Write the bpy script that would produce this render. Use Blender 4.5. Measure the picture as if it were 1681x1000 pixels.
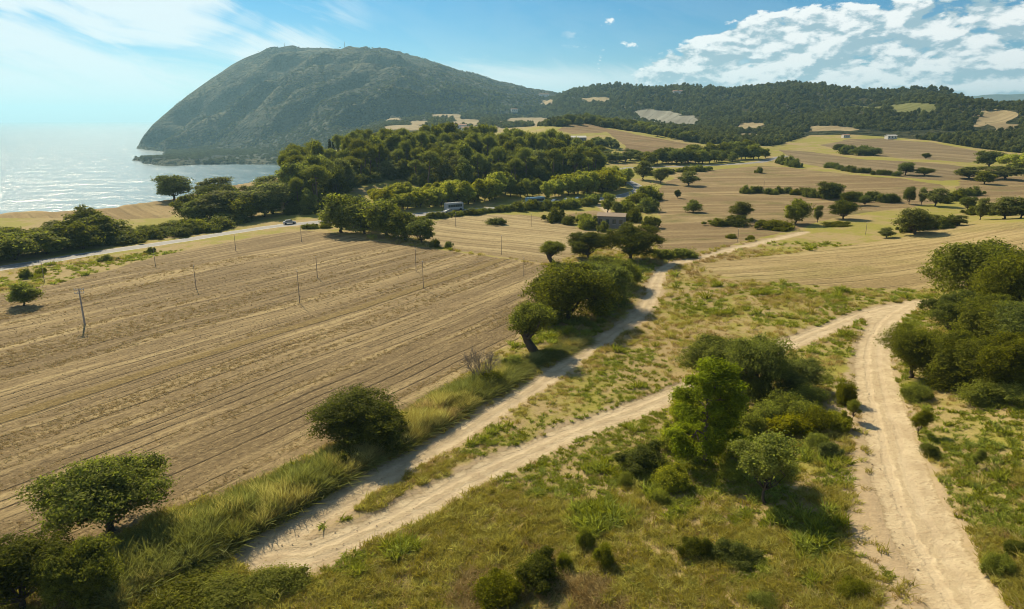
import bpy, math, random
import numpy as np
from mathutils import Vector, Matrix

# ------------------------------------------------------------------ scene, camera, sky, sun, exposure
for o in list(bpy.data.objects):
    bpy.data.objects.remove(o)
scene = bpy.context.scene
COL = scene.collection
R = math.radians
CAM_Z = 35.0
PITCH = math.atan(305 / 1121.0)
F = 1121.0                                   # focal length in pixels of the 1681 wide photograph
SEA = -65.0
cam_data = bpy.data.cameras.new('camera')
cam_data.lens = 24.0
cam_data.sensor_width = 36.0
cam_data.sensor_fit = 'HORIZONTAL'
cam_data.clip_start = 1.0
cam_data.clip_end = 80000.0
cam = bpy.data.objects.new('camera', cam_data)
COL.objects.link(cam)
cam.location = (0, 0, CAM_Z)
cam.rotation_euler = (R(90) - PITCH, 0, 0)
scene.camera = cam

SUN_EL, SUN_AZ = R(38), R(-29)               # azimuth measured from +Y towards +X
sun_dir = Vector((math.sin(SUN_AZ) * math.cos(SUN_EL), math.cos(SUN_AZ) * math.cos(SUN_EL), math.sin(SUN_EL)))
sl = bpy.data.lights.new('sun', 'SUN')
sl.energy = 5.0
sl.angle = R(0.55)
sl.color = (1.0, 0.85, 0.60)
sun = bpy.data.objects.new('sun', sl)
COL.objects.link(sun)
sun.rotation_euler = (-sun_dir).to_track_quat('-Z', 'Y').to_euler()

scene.view_settings.view_transform = 'Standard'
scene.view_settings.look = 'None'
scene.view_settings.gamma = 1.0
scene.view_settings.exposure = 0.58
scene.render.engine = 'CYCLES'
cy = scene.cycles
cy.use_denoising = True
cy.denoiser = 'OPENIMAGEDENOISE'
cy.max_bounces = 6
cy.diffuse_bounces = 3
cy.glossy_bounces = 2
cy.transmission_bounces = 3
cy.volume_bounces = 0
cy.filter_width = 1.0
cy.use_adaptive_sampling = True
cy.adaptive_threshold = 0.01
cy.sample_clamp_indirect = 4.0
cy.caustics_reflective = False
cy.caustics_refractive = False


# ------------------------------------------------------------------ node helper
class NT:
    def __init__(self, tree):
        self.t = tree
        self.t.nodes.clear()

    def n(self, typ, ins=None, **kw):
        nd = self.t.nodes.new(typ)
        for k, v in kw.items():
            setattr(nd, k, v)
        for k, v in (ins or {}).items():
            self.put(nd.inputs[k], v)
        return nd

    def put(self, sock, v):
        if isinstance(v, bpy.types.NodeSocket):
            self.t.links.new(v, sock)
        elif isinstance(v, bpy.types.Node):
            self.t.links.new(v.outputs[0], sock)
        else:
            if sock.type == 'RGBA' and isinstance(v, tuple) and len(v) == 3:
                v = v + (1.0,)
            sock.default_value = v

    def m(self, op, a, b=None, c=None, clamp=False):
        nd = self.t.nodes.new('ShaderNodeMath')
        nd.operation = op
        nd.use_clamp = clamp
        self.put(nd.inputs[0], a)
        if b is not None:
            self.put(nd.inputs[1], b)
        if c is not None:
            self.put(nd.inputs[2], c)
        return nd.outputs[0]

    def step(self, v, lo, hi, a=0.0, b=1.0):
        nd = self.t.nodes.new('ShaderNodeMapRange')
        nd.interpolation_type = 'SMOOTHSTEP'
        for i, x in enumerate((v, lo, hi, a, b)):
            self.put(nd.inputs[i], x)
        return nd.outputs[0]

    def mix(self, f, a, b, mode='MIX'):
        nd = self.t.nodes.new('ShaderNodeMix')
        nd.data_type = 'RGBA'
        nd.blend_type = mode
        self.put(nd.inputs[0], f)
        self.put(nd.inputs[6], a)
        self.put(nd.inputs[7], b)
        return nd.outputs[2]

    def noise(self, vec, scale, detail=4.0, rough=0.55, dist=0.0, lac=2.0):
        nd = self.t.nodes.new('ShaderNodeTexNoise')
        if vec is not None:
            self.put(nd.inputs['Vector'], vec)
        for k, x in (('Scale', scale), ('Detail', detail), ('Roughness', rough), ('Distortion', dist), ('Lacunarity', lac)):
            self.put(nd.inputs[k], x)
        return nd.outputs[0]

    def attr(self, name, kind='GEOMETRY'):
        nd = self.t.nodes.new('ShaderNodeAttribute')
        nd.attribute_name = name
        nd.attribute_type = kind
        return nd

    def mapping(self, vec, rot=(0, 0, 0), scale=(1, 1, 1), loc=(0, 0, 0)):
        nd = self.t.nodes.new('ShaderNodeMapping')
        self.put(nd.inputs[0], vec)
        nd.inputs[1].default_value = loc
        nd.inputs[2].default_value = rot
        nd.inputs[3].default_value = scale
        return nd.outputs[0]

    def combine(self, x, y, z=0.0):
        nd = self.t.nodes.new('ShaderNodeCombineXYZ')
        for i, v in enumerate((x, y, z)):
            self.put(nd.inputs[i], v)
        return nd.outputs[0]


def new_mat(name):
    mt = bpy.data.materials.new(name)
    mt.use_nodes = True
    return mt, NT(mt.node_tree)


# ------------------------------------------------------------------ world: daylight sky with cirrus and cumulus
world = bpy.data.worlds.new('World')
scene.world = world
world.use_nodes = True
w = NT(world.node_tree)
sky = w.n('ShaderNodeTexSky', sky_type='NISHITA')
sky.sun_disc = False
sky.sun_elevation = SUN_EL
sky.sun_rotation = SUN_AZ
sky.altitude = 100
sky.air_density = 1.0
sky.dust_density = 0.6
sky.ozone_density = 3.0
SKY_S = 0.078
tc = w.n('ShaderNodeTexCoord')
sep = w.n('ShaderNodeSeparateXYZ', {0: tc.outputs['Generated']})
az = w.m('MULTIPLY', w.m('ARCTAN2', sep.outputs[0], sep.outputs[1]), 180 / math.pi)      # degrees
el = w.m('MULTIPLY', w.m('ARCSINE', sep.outputs[2]), 180 / math.pi)
skyc = w.mix(1.0, sky, w.mix(w.step(el, 9.0, 0.0), (0.15, 0.48, 0.68), (0.44, 0.64, 0.77)), 'MULTIPLY')
# cirrus: combed streaks and a bright veil, strongest on the sun's side of the sky
cv = w.combine(w.m('MULTIPLY_ADD', el, 0.9, az), w.m('MULTIPLY_ADD', el, 3.0, w.m('MULTIPLY', az, 0.62)))
c1 = w.noise(cv, 0.085, 9.0, 0.58, 0.8)
c2 = w.noise(w.combine(az, w.m('MULTIPLY', el, 1.8), 5.0), 0.11, 3.0, 0.5, 0.8)
side = w.step(az, -9.0, -17.0)
cir = w.step(w.m('ADD', w.m('MULTIPLY', c1, 1.25), w.m('MULTIPLY', c2, 0.75)), 0.92, 1.16)
cir = w.m('MULTIPLY', cir, w.m('MULTIPLY_ADD', side, 0.86, 0.06))
edge_l = w.m('MULTIPLY_ADD', w.m('SUBTRACT', c1, 0.5), 16.0, w.m('MULTIPLY_ADD', az, -0.12, 1.3))      # upper edge of the low white veil
veil = w.m('MULTIPLY', w.step(w.m('SUBTRACT', edge_l, el), -2.6, 2.2), w.step(az, -4.0, -18.0, 0.0, 0.92))
# a soft white bank low over the saddle between the mountain and the hills
low = w.m('MULTIPLY', w.step(w.m('MULTIPLY_ADD', c1, -7.0, el), 1.5, -0.6), w.m('MULTIPLY', w.step(az, -16.0, -6.0), w.step(az, 26.0, 12.0)))
low = w.m('MULTIPLY', low, w.step(el, 1.0, 3.2, 0.45, 0.82))
# cumulus heaps, seen low above the horizon away from the sun
def cumulus(da, de):
    e2 = w.m('ADD', el, de)
    p = w.combine(w.m('ADD', az, da), w.m('MULTIPLY', e2, 2.0), 3.1)
    big = w.noise(p, 0.15, 2.0, 0.5, 0.1)
    fine = w.noise(p, 0.33, 9.0, 0.57, 0.15)
    return w.m('ADD', w.m('MULTIPLY', big, 0.35), w.m('MULTIPLY', fine, 0.75))
d0 = cumulus(0.0, 0.0)
d1 = cumulus(-0.22, 0.30)
d2 = cumulus(-0.55, 0.75)
top = w.m('MINIMUM', w.m('MULTIPLY_ADD', w.m('SUBTRACT', az, 9.5), 0.50, 2.9), 7.4)       # the bank grows taller to the right
inside = w.m('MULTIPLY', w.step(w.m('SUBTRACT', top, el), -1.8, 1.2), w.step(az, 3.0, 13.0))
thr = w.m('MULTIPLY_ADD', inside, -0.265, 0.645)
cum = w.step(w.m('SUBTRACT', d0, thr), 0.0, 0.05)
cum = w.m('MULTIPLY', cum, w.step(az, 3.0, 8.0))
cum = w.m('MULTIPLY', cum, w.step(el, 0.8, 2.0, 0.5, 1.0))
lit = w.step(w.m('ADD', w.m('MULTIPLY', w.m('SUBTRACT', d0, d1), 0.7), w.m('MULTIPLY', w.m('SUBTRACT', d0, d2), 0.4)), -0.06, 0.05)
ccol = w.mix(lit, (3.0, 4.3, 5.0), (8.9, 9.0, 8.8))  # sunward and shaded sides of the heaps painted into the cloud colour
col = w.mix(w.m('MAXIMUM', w.m('MAXIMUM', cir, veil), low), skyc, (7.4, 8.0, 8.2))
col = w.mix(cum, col, ccol)
bg = w.n('ShaderNodeBackground', {'Color': col, 'Strength': SKY_S})
w.n('ShaderNodeOutputWorld', {'Surface': bg.outputs[0]})

# ------------------------------------------------------------------ projection and numeric helpers
cp, sp_ = math.cos(PITCH), math.sin(PITCH)


def ray(px, py):
    """horizontal azimuth and slope (dz per metre of horizontal distance) of a sight line"""
    u = (np.asarray(px, float) - 840.5) / F
    v = (500.0 - np.asarray(py, float)) / F
    fy = cp + v * sp_
    fz = -sp_ + v * cp
    h = np.hypot(u, fy)
    return np.arctan2(u, fy), fz / h


def az_of(px):
    return ray(px, 200.0)[0]


def hash2(ix, iy, seed):
    n = (ix.astype(np.int64) * 374761393 + iy.astype(np.int64) * 668265263 + seed * 974634777) & 0x7fffffff
    n = ((n ^ (n >> 13)) * 1274126177) & 0x7fffffff
    n = (n ^ (n >> 16)) & 0x7fffffff
    return n / float(0x7fffffff)


def vnoise(x, y, seed=0):
    ix, iy = np.floor(x), np.floor(y)
    fx, fy = x - ix, y - iy
    fx = fx * fx * fx * (fx * (fx * 6 - 15) + 10)
    fy = fy * fy * fy * (fy * (fy * 6 - 15) + 10)
    a, b = hash2(ix, iy, seed), hash2(ix + 1, iy, seed)
    c, d = hash2(ix, iy + 1, seed), hash2(ix + 1, iy + 1, seed)
    return (a + (b - a) * fx) * (1 - fy) + (c + (d - c) * fx) * fy


def fbm(x, y, octv=4, seed=0, gain=0.5):
    s, a, t = 0.0, 1.0, 0.0
    for k in range(octv):
        s = s + a * (vnoise(x, y, seed + k * 17) - 0.5)
        t += a
        x, y, a = x * 2.03 + 11.3, y * 2.03 + 5.7, a * gain
    return s / t * 2.0


def sst(x, a, b):
    t = np.clip((x - a) / (b - a), 0, 1)
    return t * t * (3 - 2 * t)


# ------------------------------------------------------------------ the lie of the land
ctrl = []                                     # azimuth, distance, height


def cz(px, py, z):
    a, s = ray(px, py)
    ctrl.append((float(a), (z - CAM_Z) / float(s), z))


def cd(px, py, d):
    a, s = ray(px, py)
    ctrl.append((float(a), d, CAM_Z + d * float(s)))


def cc(px, d, z):
    ctrl.append((float(az_of(px)), d, z))


for px_ in (-400, -150, 100, 350, 600, 850):
    for d_ in (14, 30, 55, 90, 140, 190):
        cc(px_, d_, 0.0)
for q in ((1100, 14, .5), (1400, 14, 2), (1700, 14, 4), (2100, 14, 6), (2200, 40, 8), (2200, 90, 9), (2200, 160, 9)):
    cc(*q)
for q in ((1440, 800, 3.0), (1450, 640, 2.5), (1480, 520, 2), (1600, 1000, 4.5), (1420, 1000, 3.5), (1680, 800, 5),
          (1680, 600, 6), (1600, 500, 4), (1000, 900, .8), (1200, 900, 2), (1250, 820, 1.8), (1150, 650, .8),
          (1300, 560, 1.2), (1500, 480, 1.5), (1383, 471, .8), (1681, 365, 7), (1600, 380, 5), (1500, 395, 3),
          (1400, 410, 1.5), (1300, 440, .5), (1100, 430, 0), (1100, 500, 0), (800, 950, .3), (1600, 350, 2),
          (1681, 345, 3), (1900, 340, 3),
          (1100, 340, 0), (1200, 340, .5), (1400, 340, 1), (1600, 330, 2), (1100, 290, 2.5), (1300, 300, 2), (1500, 310, 2.5),
          (1200, 272, 5), (1400, 285, 4), (1600, 290, 4), (1280, 245, 9), (1450, 260, 7.5), (1600, 262, 7), (1900, 262, 7),
          (1350, 228, 14), (1550, 245, 10), (1681, 240, 12), (1450, 225, 16), (1900, 240, 12),
          (0, 350, 0), (0, 320, .5), (200, 318, .5), (300, 335, 0), (330, 299, 2), (470, 287, 3), (400, 310, 1), (-300, 330, 0),
          (480, 367, 0), (740, 346, 0), (930, 331, 0), (1045, 310, 1)):
    cz(*q)
for q in ((500, 300, 3), (500, 380, 7), (600, 300, 4), (600, 380, 11), (700, 320, 5), (700, 400, 14), (800, 330, 5), (800, 420, 13),
          (900, 360, 5), (900, 450, 11), (1000, 400, 4), (500, 600, -8), (600, 700, 0), (700, 800, 6), (800, 900, 10), (900, 600, 13),
          (400, 1900, -54), (300, 1850, -54), (230, 1850, -54), (250, 2200, -63), (350, 2050, -54), (200, 2500, -63), (450, 1750, -54), (480, 1900, -50), (350, 1500, -62), (470, 1628, -62), (550, 1300, -10), (300, 1200, -40), (0, 1500, -40), (-300, 1500, -40), (-300, 600, -10), (100, 600, -10),
          (600, 4000, 40), (1000, 4000, 50), (1500, 4000, 40), (2000, 4000, 40), (0, 4000, -60)):
    cc(*q)
for q in ((930, 197, 800), (1000, 213, 720), (1050, 223, 680), (1130, 237, 640), (1050, 250, 560), (1000, 270, 480), (930, 240, 600),
          (850, 217, 800), (1200, 241, 640), (1250, 233, 750), (620, 207, 1500), (700, 203, 1700), (800, 202, 1700), (900, 200, 1500),
          (1200, 212, 1000), (1400, 216, 900), (1681, 222, 850), (1050, 208, 1100), (1900, 222, 850)):
    cd(*q)
ctrl = np.array(ctrl)
CA, CD = ctrl[:, 0] * 2.4, np.log(ctrl[:, 1])


def tps(r2):
    return np.where(r2 > 1e-12, r2 * np.log(np.maximum(r2, 1e-12)), 0.0)


_n = len(ctrl)
_K = tps((CA[:, None] - CA[None]) ** 2 + (CD[:, None] - CD[None]) ** 2) + np.eye(_n) * 2e-3
_P = np.stack([np.ones(_n), CA, CD], 1)
_M = np.block([[_K, _P], [_P.T, np.zeros((3, 3))]])
_W = np.linalg.solve(_M, np.concatenate([ctrl[:, 2], np.zeros(3)]))


def base_height(a, d):
    shp = a.shape
    a2, l2 = (a * 2.4).ravel(), np.log(np.maximum(d, 8.0)).ravel()
    out = np.empty(a2.size)
    for i in range(0, a2.size, 60000):
        A, L = a2[i:i + 60000], l2[i:i + 60000]
        k = tps((A[:, None] - CA[None]) ** 2 + (L[:, None] - CD[None]) ** 2)
        out[i:i + 60000] = k @ _W[:_n] + _W[_n] + _W[_n + 1] * A + _W[_n + 2] * L
    return out.reshape(shp)


def ridge_table(rows):
    rows = np.array(rows, float)
    a, s = ray(rows[:, 0], rows[:, 1])
    return a, CAM_Z + rows[:, 2] * s, rows[:, 2]


MT_A, MT_Z, MT_D = ridge_table([(150, 262, 2600), (205, 248, 2640), (222, 240, 2700), (250, 205, 2780), (285, 175, 2900), (310, 155, 3000), (345, 130, 3100),
                                (380, 108, 3200), (420, 90, 3300), (445, 82, 3350), (480, 79, 3400), (550, 82, 3500), (600, 85, 3500),
                                (640, 92, 3500), (700, 105, 3500), (760, 122, 3450), (820, 138, 3400), (880, 151, 3300),
                                (915, 157, 3250), (960, 166, 3200), (1050, 180, 3100), (1250, 200, 3000), (1700, 230, 3000)])
MB_A = az_of(np.array([100, 222, 300, 400, 470, 560, 650, 800, 900, 1200, 1700]))
MB_D = np.array([2560, 2560, 2330, 2150, 1950, 1750, 1650, 1600, 1600, 1700, 1800.])
MB_Z = np.array([-70, -68, -66, -55, -45, -10, 20, 26, 30, 30, 30.])
HL_A, HL_Z, HL_D = ridge_table([(600, 300, 2300), (700, 270, 2300), (760, 225, 2300), (850, 190, 2300), (880, 178, 2300), (905, 163, 2300), (940, 149, 2300), (985, 143, 2300), (1055, 147, 2200),
                                (1100, 155, 2100), (1130, 156, 2050), (1200, 158, 2000), (1240, 152, 1950), (1310, 149, 1900),
                                (1370, 156, 1850), (1440, 160, 1800), (1530, 160, 1700), (1600, 177, 1600), (1640, 186, 1600),
                                (1681, 187, 1600), (1900, 184, 1600), (2300, 190, 1600)])
HB_A = az_of(np.array([600, 700, 760, 880, 1000, 1100, 1250, 1400, 1681, 2300]))
HB_D = np.array([2000, 1950, 1900, 1750, 1400, 1150, 950, 900, 850, 850.])
HB_Z = np.array([-300, -150, 10, 30, 30, 28, 20, 17, 15, 15.])


def layer(a, d, RA, RZ, RD, BA, BD, BZ, p):
    rz, rd = np.interp(a, RA, RZ), np.interp(a, RA, RD)
    bd, bz = np.interp(a, BA, BD), np.interp(a, BA, BZ)
    t = (d - bd) / np.maximum(rd - bd, 60.0)
    tc_ = np.clip(t, 0, 1)
    s = np.sin(tc_ * math.pi / 2) ** p
    z = bz + (rz - bz) * s
    z = np.where(t < 0, bz + (d - bd) * 0.25, z)
    z = np.where(t > 1, rz - (d - rd) * 0.18 * sst(t, 1, 1.3), z)
    return z, t


# coastline: land lies to the right of it
def far_pt(px, py, z=SEA):
    a, s = ray(px, py)
    d = (z - CAM_Z) / s
    return (float(d * np.sin(a)), float(d * np.cos(a)))


def cst(px, d):
    a = float(az_of(px))
    return (d * math.sin(a), d * math.cos(a))


coast = [cst(-900, 330), cst(-300, 345), cst(0, 356), cst(110, 350), cst(200, 362), cst(262, 395), cst(340, 425), cst(420, 470), cst(470, 560),
         cst(500, 900), cst(478, 1400), far_pt(466, 275), far_pt(440, 272), far_pt(380, 270.5), far_pt(330, 271), far_pt(290, 273.5), far_pt(250, 274), far_pt(225, 270), far_pt(203, 263.5),
         far_pt(240, 261), far_pt(262, 253), far_pt(250, 248.5), far_pt(224, 246.5), far_pt(219, 243),
         cst(222, 2900), cst(260, 3400), cst(330, 5000), cst(330, 9000), cst(4000, 9000), cst(4000, 5), (-400, -50)]
coast = np.array(coast)


def seg_dist(x, y, pts, closed=False):
    """distance to a polyline"""
    best = np.full(x.shape, 1e9)
    n = len(pts)
    for i in range(n if closed else n - 1):
        ax, ay = pts[i]
        bx, by = pts[(i + 1) % n]
        dx, dy = bx - ax, by - ay
        t = np.clip(((x - ax) * dx + (y - ay) * dy) / max(dx * dx + dy * dy, 1e-9), 0, 1)
        best = np.minimum(best, (x - ax - t * dx) ** 2 + (y - ay - t * dy) ** 2)
    return np.sqrt(best)


def in_poly(x, y, pts):
    ins = np.zeros(x.shape, bool)
    n = len(pts)
    for i in range(n):
        ax, ay = pts[i]
        bx, by = pts[(i + 1) % n]
        if ay == by:
            continue
        c = (ay > y) != (by > y)
        ins ^= c & (x < (bx - ax) * (y - ay) / (by - ay) + ax)
    return ins


def poly_sdf(x, y, pts, pad=40.0):
    """negative inside"""
    pts = np.asarray(pts)
    out = np.full(x.shape, 1e3)
    m_ = (x > pts[:, 0].min() - pad) & (x < pts[:, 0].max() + pad) & (y > pts[:, 1].min() - pad) & (y < pts[:, 1].max() + pad)
    if m_.any():
        d = seg_dist(x[m_], y[m_], pts, True)
        out[m_] = np.where(in_poly(x[m_], y[m_], pts), -d, d)
    return out


def land(x, y, detail=True):
    """height of the ground, and the heights of the two hill layers"""
    a, d = np.arctan2(x, y), np.hypot(x, y)
    zb = base_height(a, d)
    zm, tm = layer(a, d, MT_A, MT_Z, MT_D, MB_A, MB_D, MB_Z, 1.18)
    zh, th = layer(a, d, HL_A, HL_Z, HL_D, HB_A, HB_D, HB_Z, 1.25)
    if detail:
        far = sst(d, 900, 1800)
        # ridges and gullies run down the mountain's flank towards the sea
        ux, uy = (x * 0.86 + y * 0.51), (-x * 0.51 + y * 0.86)
        wx = fbm(x / 500, y / 500, 2, 5) * 160
        g = 1 - 2 * np.abs(fbm((ux + wx) / 900, (uy + wx) / 300, 4, 3))
        g2 = 1 - 2 * np.abs(fbm((ux + wx * .4) / 330, (uy + wx * .4) / 120, 4, 9))
        g3 = fbm(x / 55, y / 55, 3, 15)
        env = np.clip(tm, 0, 1) ** 0.7 * np.clip(1.0 - tm, 0, 1) ** 1.1 * 3.2
        steep = 1 - 0.55 * sst(a, float(az_of(620)), float(az_of(800)))
        zm = zm + env * ((g - 0.80) * 105 + (g2 - 0.65) * 46 + g3 * 8) * sst(tm, 0.0, 0.2) * steep
        h1 = fbm(x / 330, y / 420, 4, 21)
        env = np.clip(th, 0, 1) * np.clip(1.0 - th, 0, 1) * 4
        h2 = 1 - 2 * np.abs(fbm(x / 240, y / 300, 3, 25))
        zh = zh + env * (h1 * 30 + (h2 - .5) * 20)
        zb = zb + far * fbm(x / 260, y / 260, 3, 31) * 7 * sst(zb, -62, -20)
        zb = zb + fbm(x / 9.0, y / 9.0, 3, 41) * 0.16 * (1 - sst(d, 150, 300)) + fbm(x / 60, y / 60, 2, 43) * 0.5 * sst(d, 40, 120)
    z = np.maximum(np.maximum(zb, zm), zh)
    m_ = (x < 150) & (d > 250)
    c = np.full(x.shape, 500.0)
    if m_.any():
        cdist = seg_dist(x[m_], y[m_], coast[:24])
        c[m_] = np.where(in_poly(x[m_], y[m_], coast), cdist, -cdist)
        c[m_] += fbm(x[m_] / 45, y[m_] / 45, 3, 51) * np.clip(d[m_] / 90, 3, 22)
    wdt = np.clip(d / 14, 26, 34)
    k = sst(c, 0.0, 1.0 * wdt)
    z = np.where(c < 400, (SEA - 12) * (1 - k) + z * k, z)
    return z, zb, zm, zh


_ds = np.concatenate([np.geomspace(16, 300, 420), np.geomspace(302, 4200, 420)])


def hit(px, py):
    """where the sight lines through these pixels of the photograph meet the land: n x 3"""
    px, py = np.atleast_1d(np.asarray(px, float)), np.atleast_1d(np.asarray(py, float))
    out = np.zeros((len(px), 3))
    a, s = ray(px, py)
    for i0 in range(0, len(px), 300):
        sl_ = slice(i0, i0 + 300)
        A, S = a[sl_][:, None], s[sl_][:, None]
        D = np.broadcast_to(_ds[None], (A.shape[0], len(_ds)))
        z = land(D * np.sin(A), D * np.cos(A))[0]
        gap = (CAM_Z + D * S) - z
        for r in range(A.shape[0]):
            k = np.argmax(gap[r] < 0)
            if gap[r, k] >= 0 or k == 0:
                dd = 900.0 if k == 0 and gap[r, 0] >= 0 else _ds[0]
            else:
                g0, g1 = gap[r, k - 1], gap[r, k]
                dd = _ds[k - 1] + (_ds[k] - _ds[k - 1]) * g0 / (g0 - g1)
            out[i0 + r] = (dd * math.sin(A[r, 0]), dd * math.cos(A[r, 0]), CAM_Z + dd * S[r, 0])
    return out


def hxy(pts):
    pts = np.array(pts, float)
    return hit(pts[:, 0], pts[:, 1])[:, :2]


def ground_z(x, y):
    return land(np.atleast_1d(np.asarray(x, float)), np.atleast_1d(np.asarray(y, float)))[0]

# ------------------------------------------------------------------ roads, tracks and fields on plan
def smooth_line(pts, n=8, closed=False):
    pts = np.asarray(pts, float)
    out = []
    N = len(pts)
    rng_ = range(N if closed else N - 1)
    for i in rng_:
        if closed:
            p0, p1, p2, p3 = pts[(i - 1) % N], pts[i], pts[(i + 1) % N], pts[(i + 2) % N]
        else:
            p0, p1, p2, p3 = pts[max(i - 1, 0)], pts[i], pts[i + 1], pts[min(i + 2, N - 1)]
        for t in np.arange(n) / n:
            out.append(0.5 * ((2 * p1) + (-p0 + p2) * t + (2 * p0 - 5 * p1 + 4 * p2 - p3) * t * t + (-p0 + 3 * p1 - 3 * p2 + p3) * t ** 3))
    if not closed:
        out.append(pts[-1])
    return np.array(out)


road_px = [(-260, 486), (-120, 462), (0, 441), (75, 429), (154, 416), (230, 405), (304, 394), (360, 385), (413, 377), (455, 371), (497, 367),
           (560, 362), (640, 356), (700, 351), (760, 346), (830, 341), (880, 338), (918, 334), (974, 328), (1018, 322), (1042, 316),
           (1050, 310), (1042, 303), (1028, 296), (1012, 286), (1029, 276), (1060, 275), (1091, 274), (1163, 271.5), (1240, 267), (1268, 261), (1290, 256)]
track_a_px = [(470, 880), (505, 855), (541, 833), (583, 810), (630, 783), (684, 752), (762, 705), (848, 653), (910, 612), (963, 575), (1012, 543), (1045, 520), (1068, 489),
              (1077, 461), (1090, 441), (1115, 430), (1154, 422), (1212, 406), (1269, 393), (1322, 381)]
track_b_px = [(440, 915), (480, 912), (520, 906), (604, 871), (700, 823), (800, 772), (900, 726), (1000, 686), (1080, 656), (1140, 632), (1210, 602), (1290, 566), (1350, 541),
              (1410, 518), (1455, 505), (1500, 497)]
track_c_px = [(1503, 496), (1475, 511), (1452, 530), (1438, 560), (1434, 592), (1442, 650), (1462, 712), (1478, 779), (1508, 856), (1547, 928), (1590, 1000), (1640, 1080)]
lane_px = [(974, 330), (992, 342), (1000, 350)]
road_l = smooth_line(hxy(road_px), 5)
ta_l, tb_l, tc_l = smooth_line(hxy(track_a_px), 5), smooth_line(hxy(track_b_px), 5), smooth_line(hxy(track_c_px), 5)
lane_l = hxy(lane_px)
ploughed_p = hxy([(-420, 560), (0, 482), (100, 464), (180, 444), (260, 420), (350, 402), (430, 386), (500, 378), (540, 383), (620, 396), (700, 407), (770, 417),
                  (860, 430), (905, 437), (890, 470), (868, 520), (846, 560), (800, 590), (750, 622), (690, 655), (655, 690), (530, 735),
                  (430, 785), (300, 830), (200, 878), (80, 900), (-100, 940), (-420, 1000)])
stubble2_p = hxy([(692, 380), (705, 366), (740, 356), (800, 352), (860, 353), (905, 358), (950, 374), (990, 392), (965, 410), (925, 428), (905, 435), (860, 428), (770, 415), (715, 405), (700, 395)])
coastal_p = hxy([(-400, 345), (-200, 332), (0, 323), (110, 323), (200, 319), (262, 310), (330, 304), (400, 297), (470, 291), (490, 296), (440, 318), (330, 332), (292, 343), (280, 358), (180, 361), (100, 358), (0, 358), (-200, 372), (-400, 385)])
gold_p = hxy([(1140, 438), (1166, 431), (1260, 420), (1364, 407), (1421, 399), (1498, 388), (1560, 378), (1612, 370), (1681, 365), (1800, 362), (1840, 440), (1640, 470), (1530, 474), (1450, 474), (1383, 472), (1269, 464), (1192, 455)])
mid_p = hxy([(1072, 322), (1092, 300), (1120, 287), (1170, 279), (1245, 272), (1290, 274), (1400, 287), (1480, 293), (1545, 303), (1560, 311), (1540, 332), (1450, 346), (1400, 352),
             (1350, 362), (1318, 374), (1262, 388), (1205, 400), (1150, 414), (1105, 424), (1080, 412), (1078, 392), (1082, 352)])
upper_p = hxy([(1278, 245), (1330, 249), (1420, 262), (1560, 270), (1600, 277), (1640, 292), (1545, 297), (1440, 288), (1380, 279), (1315, 268), (1296, 258)])
slope_p = hxy([(1345, 238), (1390, 229), (1450, 227), (1530, 234), (1600, 247), (1640, 258), (1590, 267), (1500, 261), (1430, 256), (1390, 247)])
east_p = hxy([(1580, 292), (1700, 288), (1900, 290), (1900, 340), (1700, 338), (1600, 330), (1560, 322)])
brown_p = hxy([(992, 212), (1010, 213), (1050, 222), (1130, 236), (1142, 240), (1095, 247), (1060, 253), (1020, 251), (1028, 240), (1003, 222)])
brown2_p = hxy([(930, 205), (965, 203), (1000, 212), (990, 218), (940, 220), (915, 214)])
yard_p = hxy([(930, 352), (975, 345), (1000, 348), (985, 360), (940, 365)])


def far_field(px0, py0, px1, py1, k=0):
    w_, h_ = px1 - px0, py1 - py0
    r_ = random.Random(int(px0 * 7 + py0))
    j = lambda: r_.uniform(-.10, .10)
    return hxy([(px0, py0 + h_ * (.55 + j()) + k), (px0 + w_ * (.16 + j()), py0 + h_ * .1), (px0 + w_ * (.55 + j()), py0), (px1 - w_ * .08, py0 + h_ * (.12 + j())), (px1, py0 + h_ * (.5 + j()) - k),
                (px1 - w_ * (.12 + j()), py1), (px0 + w_ * (.5 + j()), py1 - h_ * .1), (px0 + w_ * .06, py1 - h_ * .05)])


far_fields = [far_field(*q) for q in ((641, 180, 668, 191), (708, 185, 758, 196), (670, 198, 706, 206), (738, 195, 792, 209, 4), (812, 193, 912, 205),
                                      (628, 205, 700, 214), (772, 206, 822, 217), (884, 164, 910, 173), (953, 159, 1005, 168), (1203, 202, 1258, 216), (1212, 219, 1250, 226),
                                      (1610, 168, 1681, 183), (1322, 207, 1402, 216, 3), (1595, 199, 1625, 210), (630, 192, 660, 199))]
grey_field = hxy([(1036, 186), (1060, 180), (1100, 181), (1146, 192), (1150, 200), (1140, 210), (1115, 209), (1085, 202), (1060, 199)])
green_fields = [far_field(1460, 170, 1537, 187), far_field(1392, 173, 1452, 181)]

# ------------------------------------------------------------------ ground grid (finer where nearer), cut along the field and road edges
NA = 720
A_ = np.linspace(R(-50), R(52), NA)
dep = np.geomspace(math.atan(36 / 13.0), math.atan(35 / 330.0), 390)
D_ = np.concatenate([35.0 / np.tan(np.linspace(math.atan(35 / 13.0), math.atan(35 / 330.0), 470)), np.geomspace(333, 6500, 330)])
ND = len(D_)
AG, DG = np.meshgrid(A_, D_)
GX, GY = (DG * np.sin(AG)).ravel(), (DG * np.cos(AG)).ravel()
GZ, ZB, ZM, ZH = land(GX, GY)
n1 = fbm(GX / 1.7, GY / 1.7, 3, 61)
n2 = fbm(GX / 6.0, GY / 6.0, 3, 62)
dist_g = np.hypot(GX, GY)


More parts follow.
